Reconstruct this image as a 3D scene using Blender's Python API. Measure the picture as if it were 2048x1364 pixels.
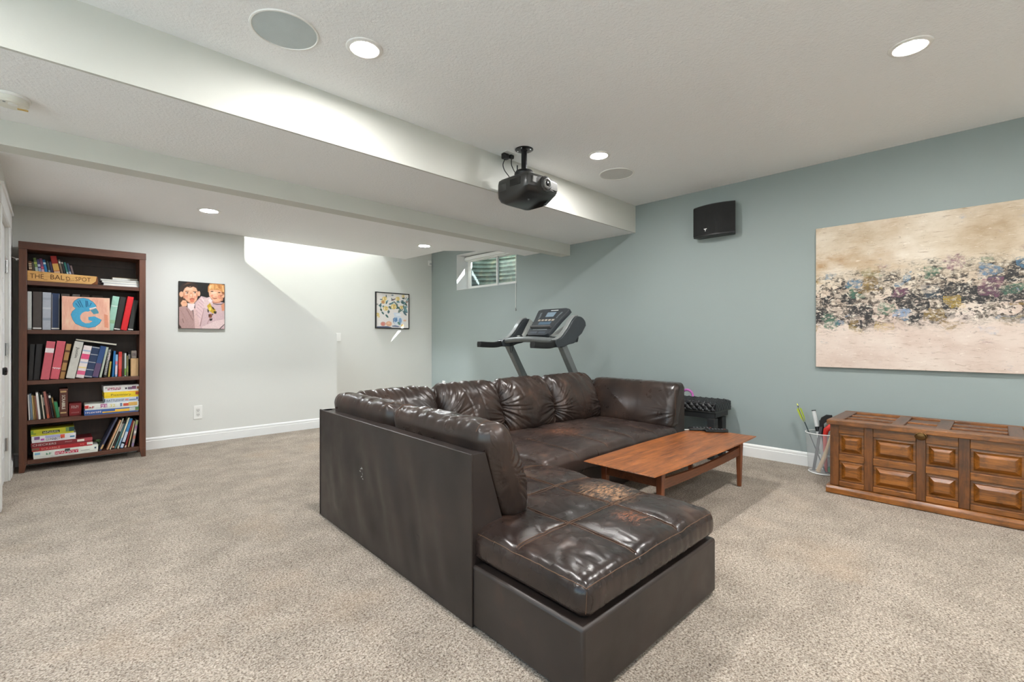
import bpy, bmesh, math, random
from mathutils import Vector, Matrix, noise as mnoise

random.seed(7)
scene = bpy.context.scene
COL = scene.collection
for o in list(bpy.data.objects):
    bpy.data.objects.remove(o, do_unlink=True)

# ------------------------------------------------------------------ camera
FPX = 946.0                              # focal length in pixels of the 2048 x 1364 frame
YAW = math.radians(45.8)                 # angle between the view axis and the blue wall normal
cam_d = bpy.data.cameras.new('camera')
cam_d.sensor_width = 36.0
cam_d.lens = 36.0 * FPX / 2048.0
cam_d.shift_y = -3.0 / 2048.0
cam_d.clip_start = 0.02
cam = bpy.data.objects.new('camera', cam_d)
COL.objects.link(cam)
cam.location = (0, 0, 1.15)
cam.rotation_euler = (math.pi / 2, 0, YAW - math.pi / 2)
scene.camera = cam

# ------------------------------------------------------------------ world, sun, exposure
world = bpy.data.worlds.new('world')
scene.world = world
world.use_nodes = True
wn = world.node_tree
wn.nodes.clear()
w_out = wn.nodes.new('ShaderNodeOutputWorld')
w_bg = wn.nodes.new('ShaderNodeBackground')
w_sky = wn.nodes.new('ShaderNodeTexSky')
w_sky.sky_type = 'NISHITA'
w_sky.sun_disc = False
w_sky.sun_elevation = math.radians(39)
w_sky.sun_rotation = math.radians(140)
wn.links.new(w_sky.outputs[0], w_bg.inputs[0])
w_bg.inputs[1].default_value = 0.6
wn.links.new(w_bg.outputs[0], w_out.inputs[0])

SUN_DIR = Vector((-1.0, 1.2, -1.25)).normalized()
sun_d = bpy.data.lights.new('sun', 'SUN')
sun_d.energy = 38.0
sun_d.angle = math.radians(0.53)
sun_d.color = (1.0, 0.97, 0.94)
sun = bpy.data.objects.new('sun', sun_d)
COL.objects.link(sun)
sun.rotation_euler = SUN_DIR.to_track_quat('-Z', 'Y').to_euler()
sun.location = (12, -6, 14)

WARM = (1.0, 0.985, 0.97)
COOL = (0.93, 0.965, 1.0)
LAMP_MAIN = 520.0
LAMP_LOW = 440.0
STAIR_FILL = 285.0

vs = scene.view_settings
vs.view_transform = 'Standard'
vs.look = 'None'
vs.gamma = 1.0
vs.use_curve_mapping = False
vs.exposure = 0.6
scene.cycles.max_bounces = 8
scene.cycles.diffuse_bounces = 6
scene.cycles.glossy_bounces = 3
scene.cycles.caustics_reflective = False
scene.cycles.caustics_refractive = False
scene.cycles.use_adaptive_sampling = True
scene.cycles.adaptive_threshold = 0.025
scene.cycles.use_denoising = True
scene.cycles.sample_clamp_indirect = 8.0

# ------------------------------------------------------------------ materials
def lin(c):
    out = []
    for v in c[:3]:
        v = v / 255.0
        out.append(v / 12.92 if v <= 0.04045 else ((v + 0.055) / 1.055) ** 2.4)
    return (out[0], out[1], out[2], 1.0)

class NT:
    def __init__(self, name):
        self.m = bpy.data.materials.new(name)
        self.m.use_nodes = True
        self.t = self.m.node_tree
        self.t.nodes.clear()
        self.out = self.t.nodes.new('ShaderNodeOutputMaterial')
        self.b = self.t.nodes.new('ShaderNodeBsdfPrincipled')
        self.t.links.new(self.b.outputs[0], self.out.inputs[0])
    def put(self, sock, v):
        if v is None:
            return
        if isinstance(v, bpy.types.NodeSocket):
            self.t.links.new(v, sock)
        else:
            sock.default_value = v
    def n(self, typ, ins=None, out=0, **props):
        nd = self.t.nodes.new('ShaderNode' + typ)
        for k, v in props.items():
            setattr(nd, k, v)
        for k, v in (ins or {}).items():
            self.put(nd.inputs[k], v)
        return nd.outputs[out]
    def coord(self, kind='Object', scale=(1, 1, 1), loc=(0, 0, 0), rot=(0, 0, 0)):
        c = self.n('TexCoord', out=kind)
        return self.n('Mapping', {0: c, 'Scale': scale, 'Location': loc, 'Rotation': rot})
    def noise(self, co, scale, detail=3, rough=0.5, dist=0.0, out=0):
        return self.n('TexNoise', {'Vector': co, 'Scale': scale, 'Detail': detail, 'Roughness': rough, 'Distortion': dist}, out=out)
    def ramp(self, fac, stops, interp='LINEAR'):
        nd = self.t.nodes.new('ShaderNodeValToRGB')
        nd.color_ramp.interpolation = interp
        el = nd.color_ramp.elements
        while len(el) < len(stops):
            el.new(0.5)
        for e, (p, c) in zip(el, stops):
            e.position = p
            e.color = c if len(c) == 4 else (c[0], c[1], c[2], 1)
        self.t.links.new(fac, nd.inputs[0])
        return nd.outputs[0]
    def bw(self, fac, a, b):
        return self.ramp(fac, [(a, (0, 0, 0, 1)), (b, (1, 1, 1, 1))])
    def mix(self, fac, a, b, blend='MIX'):
        nd = self.t.nodes.new('ShaderNodeMix')
        nd.data_type = 'RGBA'
        nd.blend_type = blend
        self.put(nd.inputs[0], fac)
        self.put(nd.inputs[6], a)
        self.put(nd.inputs[7], b)
        return nd.outputs[2]
    def math(self, op, a, b=None, clamp=False):
        nd = self.t.nodes.new('ShaderNodeMath')
        nd.operation = op
        nd.use_clamp = clamp
        self.put(nd.inputs[0], a)
        if b is not None:
            self.put(nd.inputs[1], b)
        return nd.outputs[0]
    def bump(self, h, strength=0.3, dist=0.01, normal=None):
        return self.n('Bump', {'Height': h, 'Strength': strength, 'Distance': dist, 'Normal': normal})
    def set(self, **kw):
        names = {'color': 'Base Color', 'rough': 'Roughness', 'metal': 'Metallic', 'normal': 'Normal', 'spec': 'Specular IOR Level',
                 'coat': 'Coat Weight', 'coat_rough': 'Coat Roughness', 'alpha': 'Alpha', 'trans': 'Transmission Weight', 'ior': 'IOR',
                 'sheen': 'Sheen Weight', 'em': 'Emission Color', 'ems': 'Emission Strength'}
        for k, v in kw.items():
            self.put(self.b.inputs[names[k]], v)
        return self.m

_plain = {}
def plain(name, c, rough=0.5, metal=0.0, var=0.06, scale=14.0, bump=0.0, bscale=120.0, spec=0.5, coat=0.0):
    key = (name, tuple(c), rough, metal)
    if key in _plain:
        return _plain[key]
    m = NT(name)
    co = m.coord()
    base = lin(c)
    nz = m.noise(co, scale, 3)
    dark = tuple(v * (1 - var * 2) for v in base[:3]) + (1,)
    lite = tuple(min(1, v * (1 + var * 2)) for v in base[:3]) + (1,)
    col = m.mix(nz, dark, lite)
    nrm = None
    if bump:
        nrm = m.bump(m.noise(co, bscale, 2), bump, 0.002)
    _plain[key] = m.set(color=col, rough=rough, metal=metal, normal=nrm, spec=spec, coat=coat)
    return _plain[key]

def paint(name, c, bscale, bstr, rough=0.75):
    m = NT(name)
    co = m.coord('Object')
    big = m.noise(co, 0.9, 2)
    base = lin(c)
    col = m.mix(big, tuple(v * 0.97 for v in base[:3]) + (1,), tuple(min(1, v * 1.03) for v in base[:3]) + (1,))
    h = m.noise(co, bscale, 3, 0.55)
    return m.set(color=col, rough=rough, normal=m.bump(h, bstr, 0.004), spec=0.3)

M_CEIL = paint('textured_ceiling_paint', (242, 242, 242), 70, 0.9, 0.85)
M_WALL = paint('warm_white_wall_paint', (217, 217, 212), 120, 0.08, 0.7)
M_BEAM = paint('wall_paint_toned_down', (206, 206, 199), 120, 0.08, 0.7)  # wall paint darkened to hold back the lamp light on the drop faces
M_BLUE = paint('blue_grey_wall_paint', (149, 159, 157), 120, 0.08, 0.6)
M_TRIM = plain('white_trim_paint', (232, 232, 230), 0.4, var=0.01)
M_DOOR = plain('white_door_paint', (228, 229, 228), 0.45, var=0.01)
M_WHITE = plain('white_plastic', (236, 235, 231), 0.4, var=0.01)
M_BLACK = plain('black_plastic', (22, 22, 23), 0.42, var=0.1)
M_BLACKG = plain('glossy_black_plastic', (14, 14, 15), 0.18, var=0.1)
M_CHROME = plain('chrome_metal', (200, 200, 200), 0.2, 1.0, var=0.02)
M_BRASS = plain('aged_brass', (104, 76, 44), 0.4, 0.9)
M_DARKMET = plain('dark_metal', (40, 40, 42), 0.4, 0.7)

def carpet_material():
    m = NT('beige_cut_pile_carpet')
    co = m.coord('Object')
    co2 = m.coord('Object', scale=(1, 1, 1), rot=(0, 0, 0.6))
    fine = m.noise(co, 98, 3, 0.62, 0.7)
    tuft = m.noise(co2, 62, 3, 0.6, 1.2)
    fl = m.noise(co, 150, 2, 0.5)
    big = m.noise(co, 4.5, 5, 0.65)
    c1 = m.ramp(fine, [(0.30, lin((62, 50, 40))), (0.43, lin((150, 134, 117))), (0.54, lin((202, 190, 174))), (0.68, lin((238, 229, 216)))])
    c2 = m.ramp(fl, [(0.38, lin((84, 66, 50))), (0.5, lin((196, 182, 165))), (0.64, lin((236, 226, 212)))])
    c = m.mix(0.45, c1, c2)
    cb = m.ramp(big, [(0.34, lin((212, 209, 206))), (0.64, lin((243, 241, 239)))])
    c = m.mix(1.0, c, cb, 'MULTIPLY')
    st = m.noise(m.coord('Object', loc=(3.1, 1.7, 0)), 1.4, 3, 0.6)
    c = m.mix(m.math('MULTIPLY', m.bw(st, 0.58, 0.75), 0.25), c, lin((190, 160, 128)))
    h = m.math('ADD', m.math('MULTIPLY', tuft, 0.7), m.math('MULTIPLY', fine, 0.6))
    nrm = m.bump(h, 0.9, 0.016)
    return m.set(color=c, rough=0.95, spec=0.1, normal=nrm, sheen=0.15)
M_CARPET = carpet_material()

def leather(name, base=(58, 46, 42), hi=(84, 67, 60), rough=0.36, crease=0.5, scuffs=(), folds=None, wear=0.5):
    m = NT(name)
    co = m.coord('Object')
    n1 = m.noise(co, 4, 2, 0.5, 0.2)
    col = m.ramp(n1, [(0.3, lin(base)), (0.7, lin(hi))])
    n2 = m.noise(co, 11, 2, 0.5, 0.2)
    w = m.math('MULTIPLY', m.bw(n2, 0.57, 0.72), m.bw(n1, 0.45, 0.7))
    col = m.mix(m.math('MULTIPLY', w, wear), col, lin((134, 96, 74)))
    for (p, r, c) in scuffs:
        d = m.n('VectorMath', {0: m.coord('Object'), 1: p}, out='Value', operation='DISTANCE')
        g = m.bw(d, r, r * 0.25)
        g.node.color_ramp.elements[0].position = r * 0.15
        g.node.color_ramp.elements[0].color = (1, 1, 1, 1)
        g.node.color_ramp.elements[1].position = r
        g.node.color_ramp.elements[1].color = (0, 0, 0, 1)
        sc = m.noise(m.coord('Object', scale=(26, 120, 60), rot=(0, 0, 0.4)), 1.0, 5, 0.75)
        f = m.math('MULTIPLY', g, m.bw(m.math('ADD', sc, m.math('MULTIPLY', g, 0.06)), 0.53, 0.60))
        col = m.mix(f, col, lin(c))
    rg = m.ramp(n2, [(0.3, (rough - 0.03,) * 3), (0.7, (rough + 0.07,) * 3)])
    grain = m.n('TexVoronoi', {'Vector': co, 'Scale': 260.0}, out='Distance')
    nr = m.bump(grain, 0.08, 0.001)
    if crease:
        nr = m.bump(m.noise(co, 7, 2, 0.4, 0.3), crease * 0.16, 0.02, nr)
    if folds:
        f1 = m.noise(m.coord('Object', scale=folds), 1.0, 2, 0.5, 0.3)
        nr = m.bump(f1, 0.55, 0.03, nr)
    return m.set(color=col, rough=rg, spec=0.5, normal=nr)

M_LEATHER_PANEL = leather('dark_leather_panel', (37, 31, 29), (52, 43, 39), 0.36, 0.12, wear=0.06)
M_LEATHER_BASE = leather('dark_leather_base', (40, 33, 30), (54, 45, 41), 0.38, 0.10, wear=0.06)
M_LEATHER = leather('brown_leather', (36, 28, 25), (60, 46, 39), 0.29, 0.4, wear=0.2)
M_LEATHER_SEAT = leather('worn_brown_seat_leather', (33, 26, 24), (54, 41, 36), 0.25, 0.4, wear=0.25,
                         scuffs=[((0.80, 0.46, 0.4), 0.20, (176, 134, 100)), ((0.60, 0.20, 0.40), 0.12, (140, 88, 64))])
M_LEATHER_SEAT2 = leather('worn_brown_long_seat_leather', (42, 34, 32), (66, 53, 48), 0.29, 0.45, wear=0.3,
                          scuffs=[((1.75, 1.55, 0.41), 0.26, (128, 84, 62))])
M_THREAD = plain('tan_stitching', (88, 62, 44), 0.7)

def wood(name, dark, light, axis=0, rough=0.45, ring=5.0, fine=60.0, coat=0.1, bump=0.12, blotch=0.0):
    m = NT(name)
    sc = [1, 1, 1]
    for i in range(3):
        sc[i] = 0.09 if i == axis else 1.0
    co = m.coord('Object', scale=tuple(sc))
    a = m.noise(co, ring * 4, 4, 0.6, 0.8)
    b = m.noise(co, fine * 3, 3, 0.6)
    f = m.math('ADD', m.math('MULTIPLY', a, 0.65), m.math('MULTIPLY', b, 0.35))
    col = m.ramp(f, [(0.36, lin(dark)), (0.62, lin(light))])
    if blotch:
        bl = m.noise(m.coord('Object', loc=(0.3, 0.7, 0.2)), 14, 4, 0.65)
        col = m.mix(m.math('MULTIPLY', m.bw(bl, 0.5, 0.7), blotch), col, lin(tuple(v * 0.55 for v in dark)))
    return m.set(color=col, rough=rough, coat=coat, coat_rough=0.3, normal=m.bump(b, bump, 0.002))

M_SHELF_X = wood('espresso_wood_rail', (70, 40, 29), (98, 58, 40), 0, 0.4)
M_SHELF_Z = wood('espresso_wood_post', (74, 42, 29), (106, 62, 41), 2, 0.4)
M_SHELF_IN = wood('espresso_wood_back', (46, 31, 26), (58, 39, 32), 2, 0.5)
M_TEAK = wood('teak_top', (92, 46, 18), (168, 98, 44), 0, 0.36, 8.0, 60, 0.2, blotch=0.3)
M_TEAK_D = wood('teak_frame', (92, 50, 28), (128, 76, 44), 0, 0.45)
M_TEAK_Z = wood('teak_leg', (92, 48, 26), (126, 70, 38), 2, 0.45)
M_OAK_Y = wood('honey_oak_rail', (84, 46, 13), (156, 94, 33), 1, 0.36, 5, 45, 0.3, blotch=0.5)
M_OAK_Z = wood('honey_oak_stile', (70, 38, 12), (124, 72, 26), 2, 0.36, 5, 45, 0.3, blotch=0.5)
M_OAK_P = wood('honey_oak_panel', (84, 46, 12), (162, 98, 34), 1, 0.34, 5, 45, 0.35, blotch=0.55)
M_OAK_D = wood('dark_oak_lid', (76, 44, 25), (116, 72, 44), 0, 0.36, 5, 45, 0.35, blotch=0.3)
M_OAK_B = wood('dark_oak_recess', (84, 48, 22), (120, 72, 32), 1, 0.45)

# ------------------------------------------------------------------ mesh helpers
class MB:
    """collects vertices and faces, then links them as one mesh object"""
    def __init__(self):
        self.v = []
        self.f = []
        self.mi = []
        self.cur = 0
    def add(self, vs_, fs_):
        o = len(self.v)
        self.v += [tuple(p) for p in vs_]
        for f in fs_:
            self.f.append(tuple(i + o for i in f))
            self.mi.append(self.cur)
        return self
    def box(self, x0, x1, y0, y1, z0, z1):
        vs_ = [(x0, y0, z0), (x1, y0, z0), (x1, y1, z0), (x0, y1, z0), (x0, y0, z1), (x1, y0, z1), (x1, y1, z1), (x0, y1, z1)]
        return self.add(vs_, [(0, 3, 2, 1), (4, 5, 6, 7), (0, 1, 5, 4), (1, 2, 6, 5), (2, 3, 7, 6), (3, 0, 4, 7)])
    def hexa(self, bot, top):
        return self.add(list(bot) + list(top), [(3, 2, 1, 0), (4, 5, 6, 7), (0, 1, 5, 4), (1, 2, 6, 5), (2, 3, 7, 6), (3, 0, 4, 7)])
    def prism(self, poly, a, b, axis=1):
        def P(p, t):
            if axis == 0: return (t, p[0], p[1])
            if axis == 1: return (p[0], t, p[1])
            return (p[0], p[1], t)
        n = len(poly)
        vs_ = [P(p, a) for p in poly] + [P(p, b) for p in poly]
        fs_ = [tuple(range(n)), tuple(range(2 * n - 1, n - 1, -1))]
        for i in range(n):
            j = (i + 1) % n
            fs_.append((i, n + i, n + j, j))
        return self.add(vs_, fs_)
    def cyl(self, p0, p1, r0, r1=None, n=20, caps=True):
        r1 = r0 if r1 is None else r1
        p0 = Vector(p0); p1 = Vector(p1)
        d = (p1 - p0).normalized()
        a = d.orthogonal().normalized(); b = d.cross(a)
        vs_ = []
        for p, r in ((p0, r0), (p1, r1)):
            for i in range(n):
                t = 2 * math.pi * i / n
                vs_.append(p + (a * math.cos(t) + b * math.sin(t)) * r)
        fs_ = [(i, (i + 1) % n, n + (i + 1) % n, n + i) for i in range(n)]
        if caps:
            fs_ += [tuple(range(n - 1, -1, -1)), tuple(range(n, 2 * n))]
        return self.add(vs_, fs_)
    def lathe(self, c, prof, n=32, axis='z'):
        vs_ = []
        for (r, z) in prof:
            for i in range(n):
                t = 2 * math.pi * i / n
                if axis == 'z': vs_.append((c[0] + r * math.cos(t), c[1] + r * math.sin(t), c[2] + z))
                elif axis == 'y': vs_.append((c[0] + r * math.cos(t), c[1] + z, c[2] + r * math.sin(t)))
                else: vs_.append((c[0] + z, c[1] + r * math.cos(t), c[2] + r * math.sin(t)))
        fs_ = []
        for k in range(len(prof) - 1):
            for i in range(n):
                j = (i + 1) % n
                fs_.append((k * n + i, k * n + j, (k + 1) * n + j, (k + 1) * n + i))
        if prof[0][0] > 0: fs_.append(tuple(range(n - 1, -1, -1)))
        if prof[-1][0] > 0: fs_.append(tuple(range((len(prof) - 1) * n, len(prof) * n)))
        return self.add(vs_, fs_)
    def tube(self, pts, r, n=8, caps=True):
        pts = [Vector(p) for p in pts]
        rs = r if isinstance(r, (list, tuple)) else [r] * len(pts)
        vs_ = []
        up = None
        for k, p in enumerate(pts):
            d = (pts[min(k + 1, len(pts) - 1)] - pts[max(k - 1, 0)])
            d = d.normalized() if d.length > 1e-9 else Vector((0, 0, 1))
            if up is None:
                a = d.orthogonal().normalized()
            else:
                a = (up - d * up.dot(d))
                a = a.normalized() if a.length > 1e-6 else d.orthogonal().normalized()
            up = a
            b = d.cross(a)
            for i in range(n):
                t = 2 * math.pi * i / n
                vs_.append(p + (a * math.cos(t) + b * math.sin(t)) * rs[k])
        fs_ = []
        for k in range(len(pts) - 1):
            for i in range(n):
                j = (i + 1) % n
                fs_.append((k * n + i, k * n + j, (k + 1) * n + j, (k + 1) * n + i))
        if caps:
            fs_ += [tuple(range(n - 1, -1, -1)), tuple(range((len(pts) - 1) * n, len(pts) * n))]
        return self.add(vs_, fs_)
    def sweep(self, pts, prof, side):
        """sweep a profile (a, b) along pts; a runs along the vector side, b along side x tangent"""
        pts = [Vector(p) for p in pts]
        side = Vector(side).normalized()
        vs_ = []
        n = len(prof(0)) if callable(prof) else len(prof)
        for k, p in enumerate(pts):
            d = (pts[min(k + 1, len(pts) - 1)] - pts[max(k - 1, 0)]).normalized()
            b = side.cross(d).normalized()
            pr = prof(k / (len(pts) - 1)) if callable(prof) else prof
            for (u, w) in pr:
                vs_.append(p + side * u + b * w)
        fs_ = []
        for k in range(len(pts) - 1):
            for i in range(n):
                j = (i + 1) % n
                fs_.append((k * n + i, k * n + j, (k + 1) * n + j, (k + 1) * n + i))
        fs_ += [tuple(range(n - 1, -1, -1)), tuple(range((len(pts) - 1) * n, len(pts) * n))]
        return self.add(vs_, fs_)
    def sphere(self, c, r, n=16, m=10, sc=(1, 1, 1)):
        vs_ = [(c[0], c[1], c[2] - r * sc[2])]
        for k in range(1, m):
            t = math.pi * k / m
            for i in range(n):
                a = 2 * math.pi * i / n
                vs_.append((c[0] + r * sc[0] * math.sin(t) * math.cos(a), c[1] + r * sc[1] * math.sin(t) * math.sin(a), c[2] - r * sc[2] * math.cos(t)))
        vs_.append((c[0], c[1], c[2] + r * sc[2]))
        fs_ = [(0, 1 + (i + 1) % n, 1 + i) for i in range(n)]
        for k in range(m - 2):
            for i in range(n):
                j = (i + 1) % n
                fs_.append((1 + k * n + i, 1 + k * n + j, 1 + (k + 1) * n + j, 1 + (k + 1) * n + i))
        L = len(vs_) - 1
        fs_ += [(L, 1 + (m - 2) * n + i, 1 + (m - 2) * n + (i + 1) % n) for i in range(n)]
        return self.add(vs_, fs_)
    def xf(self, mat):
        self.v = [tuple(mat @ Vector(p)) for p in self.v]
        return self
    def build(self, name, mat, parent=None, smooth=False, bevel=0.0, seg=2, origin=None, fix=True):
        """with a parent: vertices are in the parent's frame offset; without: in world space around origin"""
        if parent is not None and parent.get('_world'):
            off = Vector(parent['_world'])
        elif origin is not None:
            off = Vector(origin)
        else:
            off = Vector((0, 0, 0))
        me = bpy.data.meshes.new(name)
        me.from_pydata([tuple(Vector(p) - off) for p in self.v], [], self.f)
        mats = mat if isinstance(mat, (list, tuple)) else [mat]
        for mm in mats:
            me.materials.append(mm)
        if len(mats) > 1:
            for p, i in zip(me.polygons, self.mi):
                p.material_index = i
        if fix:
            bm = bmesh.new(); bm.from_mesh(me)
            bmesh.ops.recalc_face_normals(bm, faces=bm.faces)
            bm.to_mesh(me); bm.free()
        if smooth:
            for p in me.polygons:
                p.use_smooth = True
            if smooth != 'all':
                try:
                    me.set_sharp_from_angle(angle=math.radians(38))
                except Exception:
                    pass
        ob = bpy.data.objects.new(name, me)
        COL.objects.link(ob)
        if parent is not None:
            ob.parent = parent
            if origin is not None and not parent.get('_world'):
                ob.location = origin
        elif origin is not None:
            ob.location = origin
        if bevel:
            md = ob.modifiers.new('bevel', 'BEVEL')
            md.width = bevel; md.segments = seg; md.limit_method = 'ANGLE'; md.angle_limit = math.radians(40)
            for p in me.polygons:
                p.use_smooth = True
            try:
                me.set_sharp_from_angle(angle=math.radians(60))
            except Exception:
                pass
        return ob

def tag(o, label, cat=None, group=None, kind=None):
    o['label'] = label
    if cat: o['category'] = cat
    if group: o['group'] = group
    if kind: o['kind'] = kind
    return o

def thing(name, label, cat, loc=(0, 0, 0), rot=(0, 0, 0), group=None, kind=None, world=True):
    """an Empty at the thing's base; parts given in world coordinates when world is True"""
    o = bpy.data.objects.new(name, None)
    o.empty_display_size = 0.1
    COL.objects.link(o)
    o.location = loc
    o.rotation_euler = rot
    if world:
        o['_world'] = tuple(loc)
    return tag(o, label, cat, group, kind)

def subpart(mb, name, mat, part, **kw):
    """a sub-part under a part that itself sits at its thing's origin"""
    top = part.parent
    ob = mb.build(name, mat, None, **kw)
    off = Vector(top['_world']) if top is not None and top.get('_world') else Vector((0, 0, 0))
    if off.length:
        for v in ob.data.vertices:
            v.co -= off
    ob.parent = part
    return ob

_font = {}
def text_mesh(s, w=None, h=None, depth=0.0004, bold=0.0):
    """flat lettering centred on the origin in its XY plane, fitted to w x h"""
    cu = bpy.data.curves.new('lettering', 'FONT')
    cu.body = s
    cu.size = 1.0
    cu.offset = bold
    cu.resolution_u = 2
    cu.align_x = 'CENTER'; cu.align_y = 'CENTER'
    tmp = bpy.data.objects.new('tmp', cu)
    COL.objects.link(tmp)
    bpy.context.view_layer.update()
    me = bpy.data.meshes.new_from_object(tmp.evaluated_get(bpy.context.evaluated_depsgraph_get()))
    bpy.data.objects.remove(tmp, do_unlink=True)
    xs = [v.co.x for v in me.vertices]; ys = [v.co.y for v in me.vertices]
    cx = (min(xs) + max(xs)) / 2; cy = (min(ys) + max(ys)) / 2
    sx = w / (max(xs) - min(xs)) if w else None
    sy = h / (max(ys) - min(ys)) if h else None
    sx = sx or sy; sy = sy or sx
    mb = MB()
    mb.v = [((v.co.x - cx) * sx, (v.co.y - cy) * sy, depth) for v in me.vertices]
    mb.f = [tuple(p.vertices) for p in me.polygons]
    mb.mi = [0] * len(mb.f)
    bpy.data.meshes.remove(me)
    return mb

RX90 = Matrix.Rotation(math.pi / 2, 4, 'X')          # lettering that faces -Y
RXM = Matrix.Rotation(-math.pi / 2, 4, 'Z') @ RX90   # lettering that faces -X

def letters(parent, s, loc, mat, w=None, h=None, face='-y', turn=0.0, bold=0.0, name='lettering', local=False):
    mb = text_mesh(s, w, h, 0.0006, bold)
    R = RX90 if face == '-y' else RXM if face == '-x' else Matrix.Identity(4)
    mb.xf(Matrix.Translation(loc) @ R @ Matrix.Rotation(turn, 4, 'Z'))
    return mb.build(name, mat, parent, fix=False)

def flat_art(name, parent, shapes, P, mats_prefix, layer=0.0003, rough=0.6):
    """a flat print: coloured outlines in unit coordinates, P(u, v, d) gives the point d in front of the surface"""
    mb = MB(); mats = []; idx = {}
    for k, (c, pts) in enumerate(shapes):
        if c not in idx:
            idx[c] = len(mats)
            mats.append(plain(mats_prefix + '_ink_%d' % len(mats), c, rough, var=0.07, scale=60))
        mb.cur = idx[c]
        d = 0.0004 + layer * k
        mb.add([P(u, v, d) for u, v in pts], [tuple(range(len(pts)))])
    return mb.build(name, mats, parent, fix=False)

def soft_art(name, parent, shapes, P, nx, ny, soft, rough=.5, tex=0.05, aspect=1.0):
    """a flat photographic print: soft-edged coloured outlines laid over each other on a fine grid"""
    import numpy as np
    U, V = np.meshgrid(np.linspace(0, 1, nx + 1), np.linspace(0, 1, ny + 1))
    px_, py_ = U.ravel(), V.ravel() * aspect
    colr = np.ones((px_.size, 3)) * np.array(lin(shapes[0][0])[:3])
    for c, pts in shapes:
        n_ = len(pts)
        inside = np.zeros(px_.size, bool)
        dist = np.full(px_.size, 1e9)
        for i in range(n_):
            x0, y0 = pts[i][0], pts[i][1] * aspect
            x1, y1 = pts[(i + 1) % n_][0], pts[(i + 1) % n_][1] * aspect
            cond = ((y0 > py_) != (y1 > py_))
            with np.errstate(divide='ignore', invalid='ignore'):
                xi_ = (x1 - x0) * (py_ - y0) / ((y1 - y0) if y1 != y0 else 1e-12) + x0
            inside ^= cond & (px_ < xi_)
            ll = (x1 - x0) ** 2 + (y1 - y0) ** 2 + 1e-12
            t = np.clip(((px_ - x0) * (x1 - x0) + (py_ - y0) * (y1 - y0)) / ll, 0, 1)
            dist = np.minimum(dist, np.hypot(px_ - x0 - t * (x1 - x0), py_ - y0 - t * (y1 - y0)))
        sd = np.where(inside, dist, -dist)
        a = np.clip(sd / soft + 0.5, 0, 1)
        a = (a * a * (3 - 2 * a))[:, None]
        colr = colr * (1 - a) + np.array(lin(c)[:3]) * a
    mb = MB()
    mb.v = [P(u, v, .0006) for u, v in zip(U.ravel(), V.ravel())]
    for j in range(ny):
        for i in range(nx):
            k = j * (nx + 1) + i
            mb.f.append((k, k + 1, k + nx + 2, k + nx + 1)); mb.mi.append(0)
    m = NT(name + '_ink')
    at = m.n('Attribute', attribute_name='ink')
    nz = m.noise(m.coord('Object'), 90, 3, .6)
    col_ = m.mix(1.0, at, m.ramp(nz, [(.3, (1 - tex * 3,) * 3), (.7, (1 + tex,) * 3)]), 'MULTIPLY')
    ob = mb.build(name, m.set(color=col_, rough=rough, spec=.3), parent, fix=False)
    ca = ob.data.color_attributes.new('ink', 'FLOAT_COLOR', 'POINT')
    for k in range(px_.size):
        ca.data[k].color = (colr[k, 0], colr[k, 1], colr[k, 2], 1)
    return ob

def ell(cx, cy, rx, ry, n=20, a0=0.0, a1=2 * math.pi, rot=0.0):
    out = []
    for i in range(n):
        t = a0 + (a1 - a0) * i / (n if abs(a1 - a0 - 2 * math.pi) < 1e-6 else n - 1)
        x = rx * math.cos(t); y = ry * math.sin(t)
        out.append((cx + x * math.cos(rot) - y * math.sin(rot), cy + x * math.sin(rot) + y * math.cos(rot)))
    return out

# ================================================================== THE SETTING
XW = 4.92        # blue wall
YB = 6.18        # wall with the bookcase
YF = 7.14        # wall behind the stairs
XL = -0.255      # left wall with the door
XO = -2.3        # far left, outside the picture
YR = -2.7        # behind the camera
ZM = 2.722       # main ceiling
ZA = 2.405       # ceiling behind the first drop
ZB = 2.365       # low ceiling
Y1 = 2.975       # face of the first drop
Y2, Y2B, Z2 = 3.955, 4.11, 2.262   # small beam

def structure(mb, name, mat, label, **kw):
    return tag(mb.build(name, mat, **kw), label, None, None, 'structure')

structure(MB().box(XO - .2, XW + .35, YR - .2, YF + .2, -0.15, 0.0), 'floor', M_CARPET, 'beige cut pile carpet covering the whole floor')

# ceilings
structure(MB().box(XO - .2, XW + .35, YR - .2, Y1, ZM, ZM + .15), 'ceiling', M_CEIL, 'white textured main ceiling with recessed lights')
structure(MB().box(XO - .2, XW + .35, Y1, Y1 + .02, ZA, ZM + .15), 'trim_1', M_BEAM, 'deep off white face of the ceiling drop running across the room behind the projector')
structure(MB().box(XO - .2, XW + .35, Y1 + .02, Y2, ZA + .0004, ZM + .15), 'ceiling_middle', M_CEIL, 'white textured underside of the ceiling drop')
structure(MB().box(XO - .2, XW + .02, Y2, Y2B, Z2, ZM + .15), 'trim_2', M_BEAM, 'narrow white beam below the low ceiling')
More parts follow.
